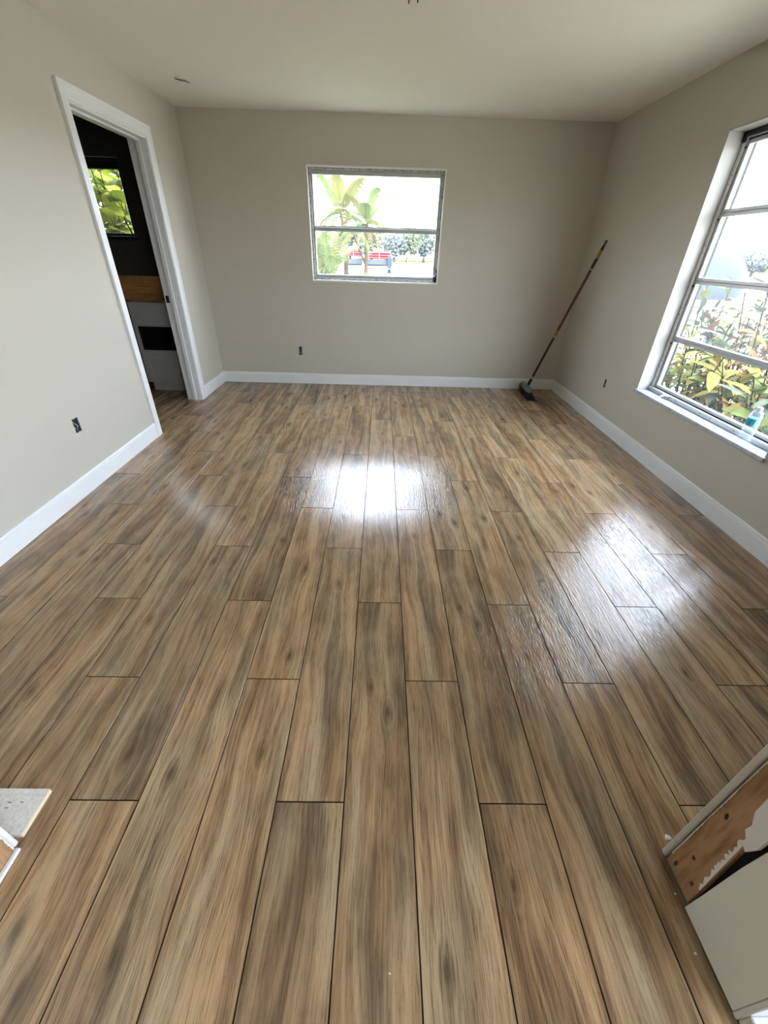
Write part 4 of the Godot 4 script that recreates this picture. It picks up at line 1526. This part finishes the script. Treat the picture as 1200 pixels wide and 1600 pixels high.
	for k in 8:
		s = newst()
		var p := Vector3(rng.randf_range(0.03, 0.19), 0.0146, rng.randf_range(-0.03, 0.045))
		var an := rng.randf_range(-0.8, 0.8)
		var e := rng.randf_range(0.004, 0.010)
		var xf := Transform3D(Basis(Vector3.UP, an), p)
		slab(s, [xf * Vector3(-e, 0, -0.0008), xf * Vector3(0, 0, -0.0016), xf * Vector3(e, 0, 0), xf * Vector3(0, 0, 0.0013)], Vector3(0, 0.0004, 0))
		put("dent", s, M.galv, o)

	# ---- crumbs of drywall on the floor
	crumb("white drywall crumb on the floor beside the torn wall end at the lower right", Vector3(0.846, 0.0, -0.472), 0.007, 3)
	crumb("tiny pale crumb on the floor near the bottom edge of the picture", Vector3(0.049, 0.0, -0.212), 0.0022, 4)
	crumb("small pale crumb at the foot of the bare stud at the lower right", Vector3(0.793, 0.0, -0.352), 0.002, 5)
	crumb("small pale crumb beside the grey drywall panel at the lower right", Vector3(0.775, 0.0, -0.245), 0.0025, 6)

func crumb(label: String, at: Vector3, e: float, sd: int) -> void:
	var r := RandomNumberGenerator.new()
	r.seed = sd
	var s := newst()
	var top := Vector3(r.randf_range(-0.2, 0.2) * e, e * 0.7, 0)
	var ring := []
	for i in 7:
		var an := TAU * i / 7.0
		var q := e * r.randf_range(0.6, 1.3)
		ring.append(Vector3(cos(an) * q * 1.4, 0.0005, sin(an) * q))
	for i in 7:
		var a: Vector3 = ring[i]
		var b: Vector3 = ring[(i + 1) % 7]
		face(s, [a, b, b.lerp(top, 0.6) + Vector3(0, e * 0.2, 0), a.lerp(top, 0.6) + Vector3(0, e * 0.2, 0)], Vector3(0, -e, 0))
		face(s, [top + Vector3(0, e * 0.2, 0), a.lerp(top, 0.6) + Vector3(0, e * 0.2, 0), b.lerp(top, 0.6) + Vector3(0, e * 0.2, 0)], Vector3(0, -e, 0))
	var o := put("drywall_crumb", s, M.gypsum)
	o.position = at
	tag(o, label, "crumb")

func outlet(label: String, at: Vector3, n: Vector3, wd: float, ht: float, sd: int) -> void:
	var o := thing("outlet_box", label, "outlet box", at, 0.0, "open outlet boxes in the walls")
	var u := Vector3.UP.cross(n)
	var xf := Transform3D(Basis(u, Vector3.UP, n), Vector3.ZERO)
	var s := newst()
	var w := wd * 0.5 - 0.001
	var h := ht * 0.5 - 0.001
	var dp := -0.046
	box(s, Vector3(-w, -h, dp), Vector3(w, h, dp + 0.002), 0.0, xf)
	box(s, Vector3(-w, -h, dp), Vector3(-w + 0.002, h, -0.004), 0.0, xf)
	box(s, Vector3(w - 0.002, -h, dp), Vector3(w, h, -0.004), 0.0, xf)
	box(s, Vector3(-w, h - 0.002, dp), Vector3(w, h, -0.004), 0.0, xf)
	box(s, Vector3(-w, -h, dp), Vector3(w, -h + 0.002, -0.004), 0.0, xf)
	put("metal_box", s, M.galv, o)
	s = newst()
	for k in [-1.0, 1.0]:
		box(s, Vector3(-0.006, k * (h - 0.006) - 0.005, -0.010), Vector3(0.006, k * (h - 0.006) + 0.005, -0.003), 0.001, xf)
	put("ear", s, M.galv, o)
	var r := RandomNumberGenerator.new()
	r.seed = sd
	for k in 3:
		s = newst()
		var x := lerpf(-w * 0.6, w * 0.55, k / 2.0)
		var pts := [Vector3(x, h * 0.7, dp + 0.004), Vector3(x * 0.6, h * 0.2, -0.020), Vector3(x * 1.1, -h * 0.25, -0.010), Vector3(x * 0.5 + 0.006, -h * 0.72, -0.014), Vector3(x * 0.2, -h * 0.35, -0.022)]
		var q := []
		for p in pts:
			q.append(xf * (p + Vector3(r.randf_range(-0.003, 0.003), r.randf_range(-0.004, 0.004), 0)))
		tube(s, q, [0.0024], 6)
		put("wire", s, M.wire_white if k != 1 else M.wire_dark, o)
